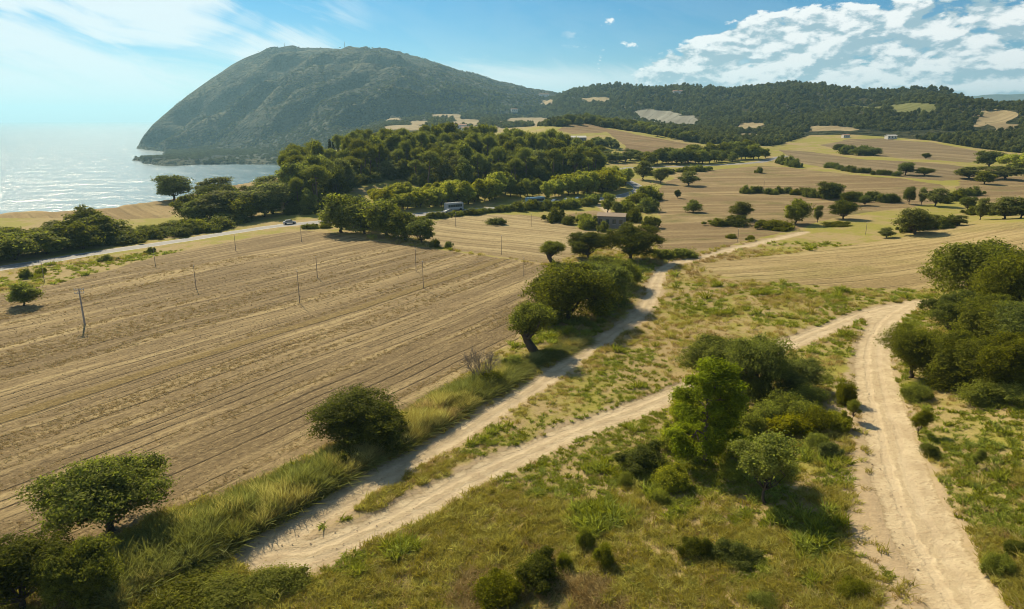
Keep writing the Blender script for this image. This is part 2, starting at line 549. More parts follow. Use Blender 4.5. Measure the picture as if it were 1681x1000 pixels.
def line_sdf(l, hw, pad=30):
    out = np.full(GX.shape, 1e3)
    m_ = (GX > l[:, 0].min() - pad) & (GX < l[:, 0].max() + pad) & (GY > l[:, 1].min() - pad) & (GY < l[:, 1].max() + pad)
    out[m_] = seg_dist(GX[m_], GY[m_], l) - hw
    return out


s_road = line_sdf(road_l, 3.0)
s_ta = line_sdf(ta_l, 1.65)
s_tb = line_sdf(tb_l, 2.0)
s_tc = line_sdf(tc_l, 2.45)
s_lane = line_sdf(lane_l, 1.3)
turn_p = smooth_line(hxy([(378, 908), (420, 880), (480, 846), (540, 812), (610, 772), (690, 735), (702, 752), (640, 792), (580, 824), (522, 852), (502, 872), (515, 887), (570, 880), (625, 858), (640, 868), (560, 906), (500, 943), (440, 936), (392, 928)]), 4, True)
s_turn = poly_sdf(GX, GY, turn_p)
fork_p = hxy([(1440, 508), (1505, 495), (1512, 502), (1490, 515), (1470, 540), (1440, 545), (1420, 530)])
s_fork = poly_sdf(GX, GY, fork_p)
rough_e = n1 * 0.45 + n2 * 0.55
s_ta = s_ta + rough_e * 0.55
s_tb = np.minimum(s_tb, s_turn) + rough_e * 0.6
s_tc = np.minimum(s_tc, s_fork) + rough_e * 0.7
s_track = np.minimum(np.minimum(s_ta, s_tb), np.minimum(s_tc, s_lane))
s_verge = s_road.copy()
GZ = GZ - 0.14 * sst(-s_track, -0.7, 0.5) * (dist_g < 400)
# the right-hand track runs in a shallow cutting with a bare bank on its left
names, sdfs = [], []


def region(name, s):
    names.append(name)
    sdfs.append(s)


fn = n2 * 0.8 + n1 * 0.4
region('asphalt_road', s_road)
region('dirt_track_hedge', s_ta)
region('dirt_track_middle', s_tb)
region('dirt_track_right', s_tc)
region('dirt_lane', s_lane)
region('ploughed_field', poly_sdf(GX, GY, ploughed_p) + fn)
region('stubble_field_centre', poly_sdf(GX, GY, stubble2_p) + fn)
region('stubble_field_coast', poly_sdf(GX, GY, coastal_p) + fn * 2)
region('stubble_field_right', poly_sdf(GX, GY, gold_p) + fn)
region('stubble_field_middle', poly_sdf(GX, GY, mid_p) + fn * 2)
region('stubble_field_upper', poly_sdf(GX, GY, upper_p) + fn * 2)
region('stubble_field_slope', poly_sdf(GX, GY, slope_p) + fn * 2)
region('stubble_field_east', poly_sdf(GX, GY, east_p) + fn * 2)
region('stubble_field_knoll', np.minimum(poly_sdf(GX, GY, brown_p), poly_sdf(GX, GY, brown2_p)) + fn * 2)
region('stubble_field_yard', poly_sdf(GX, GY, yard_p) + fn)
sf = np.full(GX.shape, 1e3)
for p_ in far_fields:
    sf = np.minimum(sf, poly_sdf(GX, GY, p_))
sg = np.full(GX.shape, 1e3)
for p_ in green_fields:
    sg = np.minimum(sg, poly_sdf(GX, GY, p_))
s_grey = poly_sdf(GX, GY, grey_field)
fe = fbm(GX / 38, GY / 38, 3, 64) * 16
region('far_stubble_fields', sf + fe)
region('far_green_fields', sg + fe)
region('far_grey_field', s_grey + fe)
coast_scrub = np.maximum((1000 - dist_g) / 50, (np.arctan2(GX, GY) - float(az_of(622))) * 400)
region('mountain', np.minimum(np.maximum(ZB, ZH) - ZM, coast_scrub))
# woods reach down to this edge wherever no field is (column and row of the edge as seen, beyond 620 m)
WE_X = np.array([500, 620, 880, 1000, 1080, 1150, 1270, 1330, 1400, 1460, 1530, 1600, 1681, 1900])
WE_Y = np.array([225, 225, 207, 210, 222, 236, 240, 222, 221, 225, 231, 243, 252, 252])


def wood_side(x, y, z):
    depth = np.maximum(y * cp - (z - CAM_Z) * sp_, 1.0)
    px = x / depth * F + 840.5
    py = 500 - (y * sp_ + (z - CAM_Z) * cp) / depth * F
    return py - np.interp(px, WE_X, WE_Y)


s_wood = np.where(dist_g > 620, wood_side(GX, GY, GZ), 50.0)
region('wooded_hills', np.minimum(ZB - ZH, s_wood))
S = np.stack(sdfs, 1)
s_lat = np.minimum(np.minimum(line_sdf(ta_l, 0), line_sdf(tb_l, 0)), line_sdf(tc_l, 0.0))
left_c = GX < np.interp(GY, tc_l[::-1, 1], tc_l[::-1, 0])
s_bank = np.where(left_c, s_tc - 3.4 * sst(GY, 95, 70), s_tc + 1.0)
NEAR_S = {'s_track': s_track, 's_lat': s_lat, 's_road': s_road, 's_bank': s_bank, 's_field': S[:, 5]}
ATT = np.stack(list(NEAR_S.values()), 1)

iq = (np.arange(ND - 1)[:, None] * NA + np.arange(NA - 1)[None]).ravel()
quads = np.stack([iq, iq + 1, iq + NA + 1, iq + NA], 1)
P0 = np.stack([GX, GY, GZ], 1)
xv_p, xv_s, xv_a = [], [], []                  # vertices made by cutting
NV0 = len(P0)


def vs(i):
    return S[i] if i < NV0 else xv_s[i - NV0]


def vp(i):
    return P0[i] if i < NV0 else xv_p[i - NV0]


def va(i):
    return ATT[i] if i < NV0 else xv_a[i - NV0]


def clip(poly, r, cache):
    a, b = [], []
    n = len(poly)
    for i in range(n):
        p, q = poly[i], poly[(i + 1) % n]
        sp, sq = vs(p)[r], vs(q)[r]
        (a if sp < 0 else b).append(p)
        if (sp < 0) != (sq < 0):
            key = (min(p, q), max(p, q))
            v = cache.get(key)
            if v is None:
                lo, hi = key
                s0, s1 = vs(lo)[r], vs(hi)[r]
                t = s0 / (s0 - s1)
                v = NV0 + len(xv_p)
                xv_p.append(vp(lo) * (1 - t) + vp(hi) * t)
                ns = vs(lo) * (1 - t) + vs(hi) * t
                ns[r] = 0.0
                xv_s.append(ns)
                xv_a.append(va(lo) * (1 - t) + va(hi) * t)
                cache[key] = v
            a.append(v)
            b.append(v)
    return a, b


parts_q, parts_p = {}, {}
rem_q, rem_p = quads, []
for r, nm in enumerate(names):
    cache = {}
    sv = S[rem_q, r] < 0
    cnt = sv.sum(1)
    parts_q[nm] = rem_q[cnt == 4]
    cross = rem_q[(cnt > 0) & (cnt < 4)]
    rem_q = rem_q[cnt == 0]
    ins, out = [], []
    for poly in [list(map(int, c)) for c in cross] + rem_p:
        neg = [vs(v)[r] < 0 for v in poly]
        if all(neg):
            ins.append(poly)
        elif not any(neg):
            out.append(poly)
        else:
            a, b = clip(poly, r, cache)
            if len(a) > 2:
                ins.append(a)
            if len(b) > 2:
                out.append(b)
    parts_p[nm] = ins
    rem_p = out
parts_q['ground'], parts_p['ground'] = rem_q, rem_p
ALLP = np.concatenate([P0, np.array(xv_p).reshape(-1, 3)])
ALLA = np.concatenate([ATT, np.array(xv_a).reshape(-1, ATT.shape[1])])


def raw_mesh(name, verts, quads_=None, polys=None, smooth=True):
    me = bpy.data.meshes.new(name)
    quads_ = np.zeros((0, 4), int) if quads_ is None else quads_
    polys = polys or []
    loops = np.concatenate([quads_.ravel(), np.array([v for p in polys for v in p], int)]).astype(np.int32)
    tot = np.concatenate([np.full(len(quads_), 4), np.array([len(p) for p in polys], int)]).astype(np.int32)
    start = np.concatenate([[0], np.cumsum(tot)[:-1]]).astype(np.int32)
    me.vertices.add(len(verts))
    me.vertices.foreach_set('co', np.asarray(verts, np.float32).ravel())
    me.loops.add(len(loops))
    me.loops.foreach_set('vertex_index', loops)
    me.polygons.add(len(tot))
    me.polygons.foreach_set('loop_start', start)
    me.polygons.foreach_set('loop_total', tot)
    if smooth:
        me.polygons.foreach_set('use_smooth', np.ones(len(tot), bool))
    me.update(calc_edges=True)
    return me


def put_attr(me, name, vals, dom='POINT'):
    at = me.attributes.new(name, 'FLOAT', dom)
    at.data.foreach_set('value', np.asarray(vals, np.float32))


def link(name, me, mat=None, parent=None, label=None, cat=None, group=None, kind=None, loc=None):
    o = bpy.data.objects.new(name, me)
    COL.objects.link(o)
    if me is not None and mat is not None and not me.materials:
        me.materials.append(mat)
    if parent is not None:
        o.parent = parent
    if loc is not None:
        o.location = loc
    for k, v in (('label', label), ('category', cat), ('group', group), ('kind', kind)):
        if v:
            o[k] = v
    return o


# ------------------------------------------------------------------ ground materials
def pos(nt):
    return nt.n('ShaderNodeNewGeometry').outputs['Position']


def surf(nt, col, rough=0.95, bump=None, bs=0.3, bd=0.1, spec=0.15):
    b = nt.n('ShaderNodeBsdfPrincipled', {'Base Color': col, 'Roughness': rough})
    b.inputs['Specular IOR Level'].default_value = spec
    if bump is not None:
        bp = nt.n('ShaderNodeBump', {'Strength': bs, 'Distance': bd, 'Height': bump})
        nt.put(b.inputs['Normal'], bp.outputs[0])
    nt.n('ShaderNodeOutputMaterial', {'Surface': b.outputs[0]})
    return b


def mat_meadow():
    mt, t = new_mat('meadow_soil')
    p = pos(t)
    big = t.noise(p, 0.035, 4, 0.55)
    mid = t.noise(p, 0.22, 5, 0.6)
    fine = t.noise(p, 1.6, 5, 0.65)
    tuft = t.noise(p, 5.0, 3, 0.6)
    dry = t.mix(fine, (0.225, 0.165, 0.066), (0.43, 0.33, 0.155))
    dry = t.mix(t.step(mid, 0.52, 0.68, 0.0, 0.8), dry, (0.21, 0.16, 0.066))
    grn = t.mix(fine, (0.185, 0.17, 0.032), (0.33, 0.30, 0.058))
    g = t.step(t.m('ADD', t.m('MULTIPLY', big, 0.8), t.m('MULTIPLY', mid, 0.75)), 0.70, 0.92)
    away = t.n('ShaderNodeVectorMath', {0: p}, operation='LENGTH').outputs['Value']
    g = t.m('ADD', g, t.m('MULTIPLY', t.step(away, 200.0, 300.0, 0.0, 0.7), t.step(big, 0.35, 0.55)), None, True)
    c = t.mix(g, dry, grn)
    c = t.mix(t.step(tuft, 0.50, 0.68, 0.0, 0.8), c, t.mix(0.6, c, (0.10, 0.075, 0.024)))
    # bare pale earth where wheels and feet spill over the track edges, and on the bank of the right-hand track
    sd = t.m('ADD', t.m('MINIMUM', t.attr('s_track').outputs['Fac'], t.attr('s_bank').outputs['Fac']), t.m('MULTIPLY_ADD', fine, 2.2, -1.1))
    sd = t.m('ADD', sd, t.m('MULTIPLY_ADD', mid, 3.6, -1.8))
    bare = t.step(sd, 1.15, 0.0)
    earth = t.mix(fine, (0.29, 0.21, 0.125), (0.46, 0.36, 0.225))
    c = t.mix(t.m('MULTIPLY', bare, 0.85), c, earth)
    surf(t, c, 0.97, t.m('ADD', t.m('MULTIPLY', fine, 0.7), t.m('MULTIPLY', tuft, 0.4)), 0.7, 0.25)
    return mt


def mat_track(name, warm=1.0):
    mt, t = new_mat(name)
    p = pos(t)
    sd = t.attr('s_track').outputs['Fac']
    fine = t.noise(p, 2.6, 6, 0.65)
    mid = t.noise(p, 0.5, 4, 0.6)
    grit = t.noise(p, 11.0, 3, 0.7)
    c = t.mix(t.step(mid, 0.3, 0.7), (0.40, 0.31, 0.185), (0.53, 0.43, 0.27))
    c = t.mix(t.step(fine, 0.50, 0.75), c, (0.33, 0.24, 0.14))
    c = t.mix(t.step(grit, 0.63, 0.75), c, (0.24, 0.175, 0.105))
    # worn grassy edge
    e = t.m('ADD', sd, t.m('MULTIPLY_ADD', fine, 1.3, -0.65))
    c = t.mix(t.step(e, -0.38, 0.05, 0.0, 0.7), c, (0.27, 0.20, 0.10))
    # two wheel ruts, paler and lower than the crown between them
    lat = t.m('ADD', t.attr('s_lat').outputs['Fac'], t.m('ADD', t.m('MULTIPLY_ADD', mid, 1.1, -0.55), t.m('MULTIPLY_ADD', fine, 0.5, -0.25)))
    rut = t.m('MULTIPLY', t.step(lat, 0.30, 0.62), t.step(lat, 1.25, 0.95))
    crown = t.m('MULTIPLY', t.step(lat, 0.34, 0.12), t.step(mid, 0.45, 0.6))
    c = t.mix(t.m('MULTIPLY', rut, t.step(fine, 0.35, 0.6, 0.1, 0.4)), c, (0.53, 0.42, 0.275))
    c = t.mix(t.m('MULTIPLY', crown, 0.5), c, (0.30, 0.225, 0.12))
    h = t.m('ADD', t.m('MULTIPLY', rut, -0.28), t.m('ADD', fine, t.m('MULTIPLY', grit, 0.35)))
    surf(t, c, 0.95, h, 0.75, 0.22)
    return mt


def mat_field(name, ang, c_lo, c_hi, c_line, pitch=2.4, green=0.0, contrast=0.5, line2=0.1, green_c=(0.13, 0.12, 0.03), strip=None, grain=3.2, fur=0.62):
    """stubble or tilled soil: speckled straw in swaths, with furrow lines running along one direction"""
    mt, t = new_mat(name)
    p = pos(t)
    q = t.mapping(p, rot=(0, 0, -ang))
    sq = t.n('ShaderNodeSeparateXYZ', {0: q})
    wob = t.noise(p, 0.03, 2, 0.5)
    x0, y0 = sq.outputs[0], sq.outputs[1]
    yy = t.m('ADD', y0, t.m('MULTIPLY', wob, 0.9))
    swath = t.noise(t.combine(t.m('MULTIPLY', x0, 0.06), yy), 0.9 / pitch, 3, 0.6)
    broad = t.noise(t.combine(t.m('MULTIPLY', x0, 0.03), yy, 7.0), line2, 2, 0.5)
    patch = t.noise(p, 0.05, 4, 0.6)
    speck = t.noise(t.mapping(q, scale=(0.55, 1.0, 1.0)), grain, 4, 0.75)
    speck2 = t.noise(t.mapping(q, scale=(0.6, 1.0, 1.0)), grain * 0.34, 3, 0.65)
    # furrow lines, unevenly deep
    ph = t.m('FRACT', t.m('MULTIPLY', t.m('MULTIPLY_ADD', t.noise(t.combine(0.0, yy, 2.0), 0.35, 1, 0.5), 2.2, yy), 1.0 / pitch))
    dist = t.m('ABSOLUTE', t.m('SUBTRACT', ph, 0.5))
    furrow = t.m('MULTIPLY', t.step(dist, 0.13, 0.03), t.step(t.noise(t.combine(t.m('MULTIPLY', x0, 0.10), yy, 9.0), 0.5, 2, 0.6), 0.40, 0.60))
    c = t.mix(t.step(t.m('ADD', t.m('MULTIPLY', swath, 0.55), t.m('MULTIPLY', broad, 0.5)), 0.42, 0.64), c_lo, c_hi)
    straw = t.m('ADD', t.m('MULTIPLY', swath, 0.55), t.m('ADD', t.m('MULTIPLY', speck, 0.30), t.m('MULTIPLY', broad, 0.22)))
    c = t.mix(t.m('MULTIPLY', t.step(straw, 0.52, 0.66), contrast), c, c_line)
    dk = (c_lo[0] * .42, c_lo[1] * .42, c_lo[2] * .42)
    if strip is not None:
        ys = t.m('SUBTRACT', y0, strip)
        on = t.m('MULTIPLY', t.step(ys, -1.15, -0.95), t.step(t.m('MULTIPLY_ADD', patch, 1.0, ys), 2.1, 1.4))
        c = t.mix(t.m('MULTIPLY', on, 0.85), c, t.mix(speck2, (0.15, 0.105, 0.03), (0.235, 0.165, 0.055)))
        ditch = t.m('MULTIPLY', t.step(ys, -1.75, -1.45), t.step(ys, -0.9, -1.15))
        furrow = t.m('MAXIMUM', t.m('MULTIPLY', furrow, t.m('SUBTRACT', 1.0, on)), ditch)
    c = t.mix(t.step(patch, 0.48, 0.72, 0.0, 0.4), c, c_lo)
    if green:
        c = t.mix(t.step(t.m('ADD', t.m('MULTIPLY', patch, 0.6), t.m('MULTIPLY', broad, 0.5)), 0.56, 0.70, 0.0, green), c, green_c)
    c = t.mix(t.m('MULTIPLY', furrow, fur), c, dk)
    c = t.mix(t.step(speck, 0.50, 0.66, 0.0, 0.8), c, t.mix(0.8, c, dk))
    c = t.mix(t.step(speck, 0.46, 0.34, 0.0, 0.5), c, c_line)
    c = t.mix(t.step(speck2, 0.52, 0.72, 0.0, 0.45), c, dk)
    h = t.m('ADD', t.m('MULTIPLY', speck, 0.7), t.m('SUBTRACT', speck2, t.m('MULTIPLY', furrow, 0.8)))
    surf(t, c, 0.97, h, 0.9, 0.22)
    return mt


def mat_asphalt():
    mt, t = new_mat('asphalt')
    p = pos(t)
    n = t.noise(p, 0.6, 4, 0.6)
    sd = t.attr('s_road').outputs['Fac']
    c = t.mix(n, (0.17, 0.167, 0.16), (0.24, 0.235, 0.222))
    edge = t.m('MULTIPLY', t.step(sd, -0.40, -0.36), t.step(sd, -0.18, -0.22))
    c = t.mix(edge, c, (0.7, 0.7, 0.67))
    mid = t.step(sd, -2.86, -2.92)
    c = t.mix(mid, c, (0.7, 0.7, 0.67))
    surf(t, c, 0.8, n, 0.1, 0.05, 0.25)
    return mt


def mat_scrub(name, a, b, c3, sc=1.0):
    """dense evergreen scrub seen from kilometres away"""
    mt, t = new_mat(name)
    p = pos(t)
    n = t.noise(p, 0.011 * sc, 5, 0.6)
    vo = t.n('ShaderNodeTexVoronoi', {'Vector': p, 'Scale': 0.085 * sc})
    f = t.noise(p, 0.05 * sc, 4, 0.7)
    c = t.mix(t.step(n, 0.36, 0.64), a, b)
    c = t.mix(t.step(f, 0.55, 0.75, 0.0, 0.7), c, c3)
    h = t.m('ADD', t.m('MULTIPLY', vo.outputs['Distance'], -0.8), t.m('MULTIPLY', f, 1.6))
    surf(t, c, 1.0, h, 1.0, 9.0, 0.05)
    return mt


def row_angle(p, q):
    a = hit([p[0], q[0]], [p[1], q[1]])
    return math.atan2(a[1, 1] - a[0, 1], a[1, 0] - a[0, 0])


ANG1 = row_angle((0, 690), (660, 482))
_a = hit([0, 660], [690, 482])
STRIP = float(-_a[0, 0] * math.sin(ANG1) + _a[0, 1] * math.cos(ANG1))
M_soil = mat_field('ploughed_soil', ANG1, (0.175, 0.124, 0.058), (0.265, 0.193, 0.094), (0.44, 0.34, 0.16), 1.9, 0.0, 0.7, 0.16, strip=STRIP)
M_stub2 = mat_field('straw_stubble', row_angle((720, 375), (960, 400)), (0.24, 0.177, 0.083), (0.36, 0.278, 0.135), (0.46, 0.369, 0.185), 3.4)
M_coast = mat_field('coastal_stubble', row_angle((0, 330), (260, 345)), (0.21, 0.144, 0.055), (0.31, 0.225, 0.095), (0.36, 0.273, 0.12), 6.0, 0.3, fur=0.3)
M_gold = mat_field('golden_stubble', row_angle((1190, 452), (1600, 405)), (0.25, 0.182, 0.078), (0.36, 0.273, 0.12), (0.46, 0.364, 0.175), 3.6, 0.45, 0.5, 0.07, (0.2, 0.177, 0.045), fur=0.4)
M_mid = mat_field('pale_brown_stubble', row_angle((1100, 330), (1500, 320)), (0.19, 0.131, 0.06), (0.29, 0.214, 0.1), (0.37, 0.284, 0.14), 5.0, 0.75, fur=0.25)
M_up = mat_field('greyish_stubble', row_angle((1300, 255), (1600, 285)), (0.165, 0.12, 0.06), (0.25, 0.187, 0.095), (0.31, 0.241, 0.125), 8.0, 0.6, fur=0.2, green_c=(0.15, 0.125, 0.05))
M_knoll = mat_field('reddish_stubble', row_angle((1000, 225), (1130, 240)), (0.17, 0.112, 0.05), (0.25, 0.171, 0.08), (0.29, 0.209, 0.1), 8.0, 0.4, fur=0.2)
M_farf = mat_field('distant_stubble', 0.4, (0.25, 0.193, 0.1), (0.34, 0.273, 0.145), (0.4, 0.321, 0.18), 18.0, 0.3)
M_farg = mat_field('distant_grass', 0.2, (0.12, 0.128, 0.035), (0.16, 0.166, 0.05), (0.19, 0.182, 0.06), 18.0)
M_grey = mat_field('distant_ploughed_clay', 1.2, (0.19, 0.182, 0.14), (0.26, 0.257, 0.2), (0.32, 0.31, 0.25), 18.0)
M_mead = mat_meadow()
M_track = mat_track('pale_dirt')
MATS = {'asphalt_road': mat_asphalt(), 'dirt_track_hedge': M_track, 'dirt_track_middle': M_track, 'dirt_track_right': M_track, 'dirt_lane': M_track,
        'ploughed_field': M_soil, 'stubble_field_centre': M_stub2, 'stubble_field_coast': M_coast, 'stubble_field_right': M_gold, 'stubble_field_middle': M_mid,
        'stubble_field_upper': M_up, 'stubble_field_slope': M_up, 'stubble_field_east': M_mid, 'stubble_field_knoll': M_knoll, 'stubble_field_yard': M_mid,
        'far_stubble_fields': M_farf, 'far_green_fields': M_farg, 'far_grey_field': M_grey,
        'mountain': mat_scrub('mountain_scrub', (0.028, 0.036, 0.024), (0.088, 0.09, 0.054), (0.14, 0.13, 0.09)),
        'wooded_hills': mat_scrub('hill_wood_floor', (0.028, 0.034, 0.012), (0.06, 0.058, 0.024), (0.09, 0.07, 0.03)), 'ground': M_mead}
for nm in names + ['ground']:
    q, pl = parts_q[nm], parts_p[nm]
    used = np.unique(np.concatenate([q.ravel(), np.array([v for p in pl for v in p], int)])).astype(int)
    if not len(used):
        continue
    remap = np.full(len(ALLP), -1, int)
    remap[used] = np.arange(len(used))
    me = raw_mesh(nm, ALLP[used], remap[q] if len(q) else None, [[int(remap[v]) for v in p] for p in pl])
    for k, an in enumerate(NEAR_S):
        put_attr(me, an, ALLA[used, k])
    link(nm, me, MATS[nm], kind='structure')

# far blue hills beyond the right-hand ridge
def far_range(name, rows, D, mat):
    xs = np.linspace(rows[0][0], rows[-1][0], 90)
    a, s = ray(xs, np.interp(xs, [r[0] for r in rows], [r[1] for r in rows]))
    s = s + fbm(xs / 37.0, xs * 0 + 3, 4, 77) * 0.0016
    vv, ff = [], []
    prof = [(-1500, -1.0), (-1100, 0.25), (-600, 0.7), (-200, 0.96), (0, 1.0), (500, 0.8), (1500, -1.0)]
    for dz, k in prof:
        for i in range(90):
            d = D + dz
            zt = CAM_Z + D * s[i]
            vv.append((d * math.sin(a[i]), d * math.cos(a[i]), zt * k if k > 0 else SEA - 20))
    for j in range(len(prof) - 1):
        for i in range(89):
            b = j * 90 + i
            ff.append([b, b + 1, b + 91, b + 90])
    me = raw_mesh(name, np.array(vv), np.array(ff))
    return link(name, me, mat, kind='structure')


M_farhill = mat_scrub('distant_hill_wood', (0.05, 0.06, 0.03), (0.09, 0.09, 0.05), (0.14, 0.12, 0.07), 0.4)
far_range('distant_hills', [(1300, 185), (1450, 172), (1560, 159), (1620, 157), (1681, 154), (1800, 157), (2000, 160), (2300, 168)], 9000, M_farhill)

# ------------------------------------------------------------------ the sea
def mat_sea():
    mt, t = new_mat('sea_water')
    p = pos(t)
    q = t.mapping(p, rot=(0, 0, 0.5), scale=(1.0, 0.5, 1.0))
    n1_ = t.noise(q, 0.11, 6, 0.62)
    n2_ = t.noise(p, 0.013, 4, 0.55)
    n3_ = t.noise(p, 0.0022, 3, 0.5)
    c = t.mix(n3_, (0.012, 0.07, 0.10), (0.02, 0.105, 0.135))
    b = t.n('ShaderNodeBsdfPrincipled', {'Base Color': c, 'Roughness': 0.21, 'IOR': 1.33})
    h = t.m('ADD', t.m('MULTIPLY', n1_, 1.0), t.m('MULTIPLY', n2_, 4.0))
    bp = t.n('ShaderNodeBump', {'Strength': 1.0, 'Distance': 1.9, 'Height': h})
    t.put(b.inputs['Normal'], bp.outputs[0])
    t.n('ShaderNodeOutputMaterial', {'Surface': b.outputs[0]})
    return mt


sea_d = np.concatenate([[200, 330], np.geomspace(400, 25000, 60)])
sea_a = np.linspace(R(-75), R(75), 90)
sv_ = np.array([(d * math.sin(a), d * math.cos(a), SEA) for d in sea_d for a in sea_a])
sq_ = np.array([(j * 90 + i, j * 90 + i + 1, (j + 1) * 90 + i + 1, (j + 1) * 90 + i) for j in range(len(sea_d) - 1) for i in range(89)])
link('sea', raw_mesh('sea', sv_, sq_), mat_sea(), kind='structure')

# ------------------------------------------------------------------ summer haze over land and sea
def haze_box():
    x0, x1, y0, y1, z0, z1 = -26500, 26500, -300, 26500, SEA - 25, 480
    v = [(x, y, z) for x in (x0, x1) for y in (y0, y1) for z in (z0, z1)]
    f = [(0, 1, 3, 2), (4, 6, 7, 5), (0, 4, 5, 1), (2, 3, 7, 6), (0, 2, 6, 4), (1, 5, 7, 3)]
    me = bpy.data.meshes.new('haze')
    me.from_pydata(v, [], f)
    mt, t = new_mat('summer_haze')
    vol = t.n('ShaderNodeVolumePrincipled', {'Color': (0.42, 0.78, 1.0), 'Density': HAZE, 'Anisotropy': 0.35})
    t.n('ShaderNodeOutputMaterial', {'Volume': vol.outputs[0]})
    return link('haze', me, mt, kind='stuff')


HAZE = 0.000085
haze_box()

# ------------------------------------------------------------------ vegetation: meshes
def tube_mesh(paths, sides=6):
    """paths: list of (points, radii); one mesh of tapered tubes"""
    V, Q, off = [], [], 0
    for pts, rad in paths:
        pts = np.asarray(pts, float)
        n = len(pts)
        tan = np.gradient(pts, axis=0)
        tan /= np.linalg.norm(tan, axis=1)[:, None] + 1e-9
        ref = np.where(np.abs(tan[:, 2:3]) > 0.9, np.array([[1., 0, 0]]), np.array([[0, 0, 1.]]))
        u = np.cross(tan, ref)
        u /= np.linalg.norm(u, axis=1)[:, None] + 1e-9
        v = np.cross(tan, u)
        th = np.arange(sides) / sides * 2 * math.pi
        ring = pts[:, None] + np.asarray(rad)[:, None, None] * (u[:, None] * np.cos(th)[None, :, None] + v[:, None] * np.sin(th)[None, :, None])
        V.append(ring.reshape(-1, 3))
        i, j = np.meshgrid(np.arange(n - 1), np.arange(sides), indexing='ij')
        a = off + i * sides + j
        b = off + i * sides + (j + 1) % sides
        Q.append(np.stack([a, b, b + sides, a + sides], -1).reshape(-1, 4))
        off += n * sides
    return np.concatenate(V), np.concatenate(Q)


def leaf_cards(rng, c, nrm, size, aspect=0.55, hang=None):
    """small kite-shaped leaves; c n x 3"""
    n = len(c)
    t = rng.normal(size=(n, 3))
    if hang is not None:
        t = t * (1 - hang[3]) + np.array(hang[:3]) * hang[3] * 2
    t -= (t * nrm).sum(1)[:, None] * nrm
    t /= np.linalg.norm(t, axis=1)[:, None] + 1e-9
    b = np.cross(nrm, t)
    s = size[:, None]
    fold = nrm * s * 0.18
    v = np.stack([c - t * s, c + b * s * aspect + fold + t * s * 0.1, c + t * s, c - b * s * aspect + fold + t * s * 0.1], 1)
    return v.reshape(-1, 3), np.arange(n * 4).reshape(n, 4)


def unit(v):
    return v / (np.linalg.norm(v, axis=-1, keepdims=True) + 1e-9)


def crown_cards(rng, blobs, clumps, per, leaf, spread=0.24, up=0.35, fill=0.25, aspect=0.55, hang=None, flat=1.0):
    """blobs: (x, y, z, rx, ry, rz). Leaves gather in clumps on the blobs' outer shells, with some inside."""
    C, Nn, T, Z = [], [], [], []
    for bx, by, bz, rx, ry, rz in blobs:
        d = unit(rng.normal(size=(clumps, 3)) + np.array([0, 0, up]))
        rr = 0.70 + 0.34 * rng.random(clumps) + (rng.random(clumps) < 0.16) * rng.random(clumps) * 0.38
        cc_ = np.array([bx, by, bz]) + d * rr[:, None] * np.array([rx, ry, rz])
        tone = rng.random(clumps)
        r_c = spread * (rx + ry + rz) / 3 * (0.7 + 0.7 * rng.random(clumps))
        for k in range(clumps):
            m_ = int(per * (0.6 + 0.8 * rng.random()))
            off = rng.normal(size=(m_, 3)) * r_c[k] * np.array([1, 1, 0.75 * flat])
            C.append(cc_[k] + off)
            Nn.append(unit(d[k] * 0.5 + unit(off) * 0.55 + rng.normal(size=(m_, 3)) * 0.55 + np.array([0, 0, 0.25])))
            T.append(np.clip(tone[k] * 0.55 + rng.random(m_) * 0.45, 0, 1))
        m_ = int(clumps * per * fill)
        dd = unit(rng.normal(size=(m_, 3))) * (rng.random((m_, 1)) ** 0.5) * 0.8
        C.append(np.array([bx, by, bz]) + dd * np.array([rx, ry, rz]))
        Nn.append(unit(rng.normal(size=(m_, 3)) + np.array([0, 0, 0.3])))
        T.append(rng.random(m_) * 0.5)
    C, Nn, T = np.concatenate(C), np.concatenate(Nn), np.concatenate(T)
    keep = C[:, 2] > 0.02
    C, Nn, T = C[keep], Nn[keep], T[keep]
    sz = leaf * (0.65 + 0.7 * rng.random(len(C)))
    v, q = leaf_cards(rng, C, Nn, sz, aspect, hang)
    return v, q, T


def bend(rng, a, b, n=5, w=0.08):
    a, b = np.asarray(a, float), np.asarray(b, float)
    t = np.linspace(0, 1, n)[:, None]
    L = np.linalg.norm(b - a)
    p = a + (b - a) * t
    p[1:-1] += rng.normal(size=(n - 2, 3)) * L * w
    return p


def skeleton(rng, blobs, H, r0, fork, lean=(0, 0), twigs=2, straight=False):
    """trunk up to the fork, limbs out to every blob, twigs inside the blobs"""
    top = np.array([lean[0], lean[1], fork])
    paths = [(bend(rng, (0, 0, -0.3), top, 5, 0.02 if straight else 0.05), np.linspace(r0 * 1.25, r0 * 0.8, 5))]
    if straight:
        apex = np.array([lean[0] * 1.6, lean[1] * 1.6, H * 0.93])
        paths.append((bend(rng, top, apex, 5, 0.02), np.linspace(r0 * 0.8, r0 * 0.15, 5)))
    for bx, by, bz, rx, ry, rz in blobs:
        st = top + np.array([0, 0, -0.15 * fork * rng.random()])
        if straight:
            k = np.clip((bz - rz * 0.4 - fork) / max(H * 0.93 - fork, 0.1), -0.3, 1)
            st = top + (apex - top) * k
        e = np.array([bx, by, bz])
        paths.append((bend(rng, st, e, 5, 0.09), np.linspace(r0 * 0.5, r0 * 0.14, 5)))
        for _ in range(twigs):
            d = unit(rng.normal(size=3) + np.array([0, 0, 0.4])) * np.array([rx, ry, rz]) * 0.85
            paths.append((bend(rng, e - d * 0.1, e + d, 4, 0.1), np.linspace(r0 * 0.16, r0 * 0.04, 4)))
    return paths


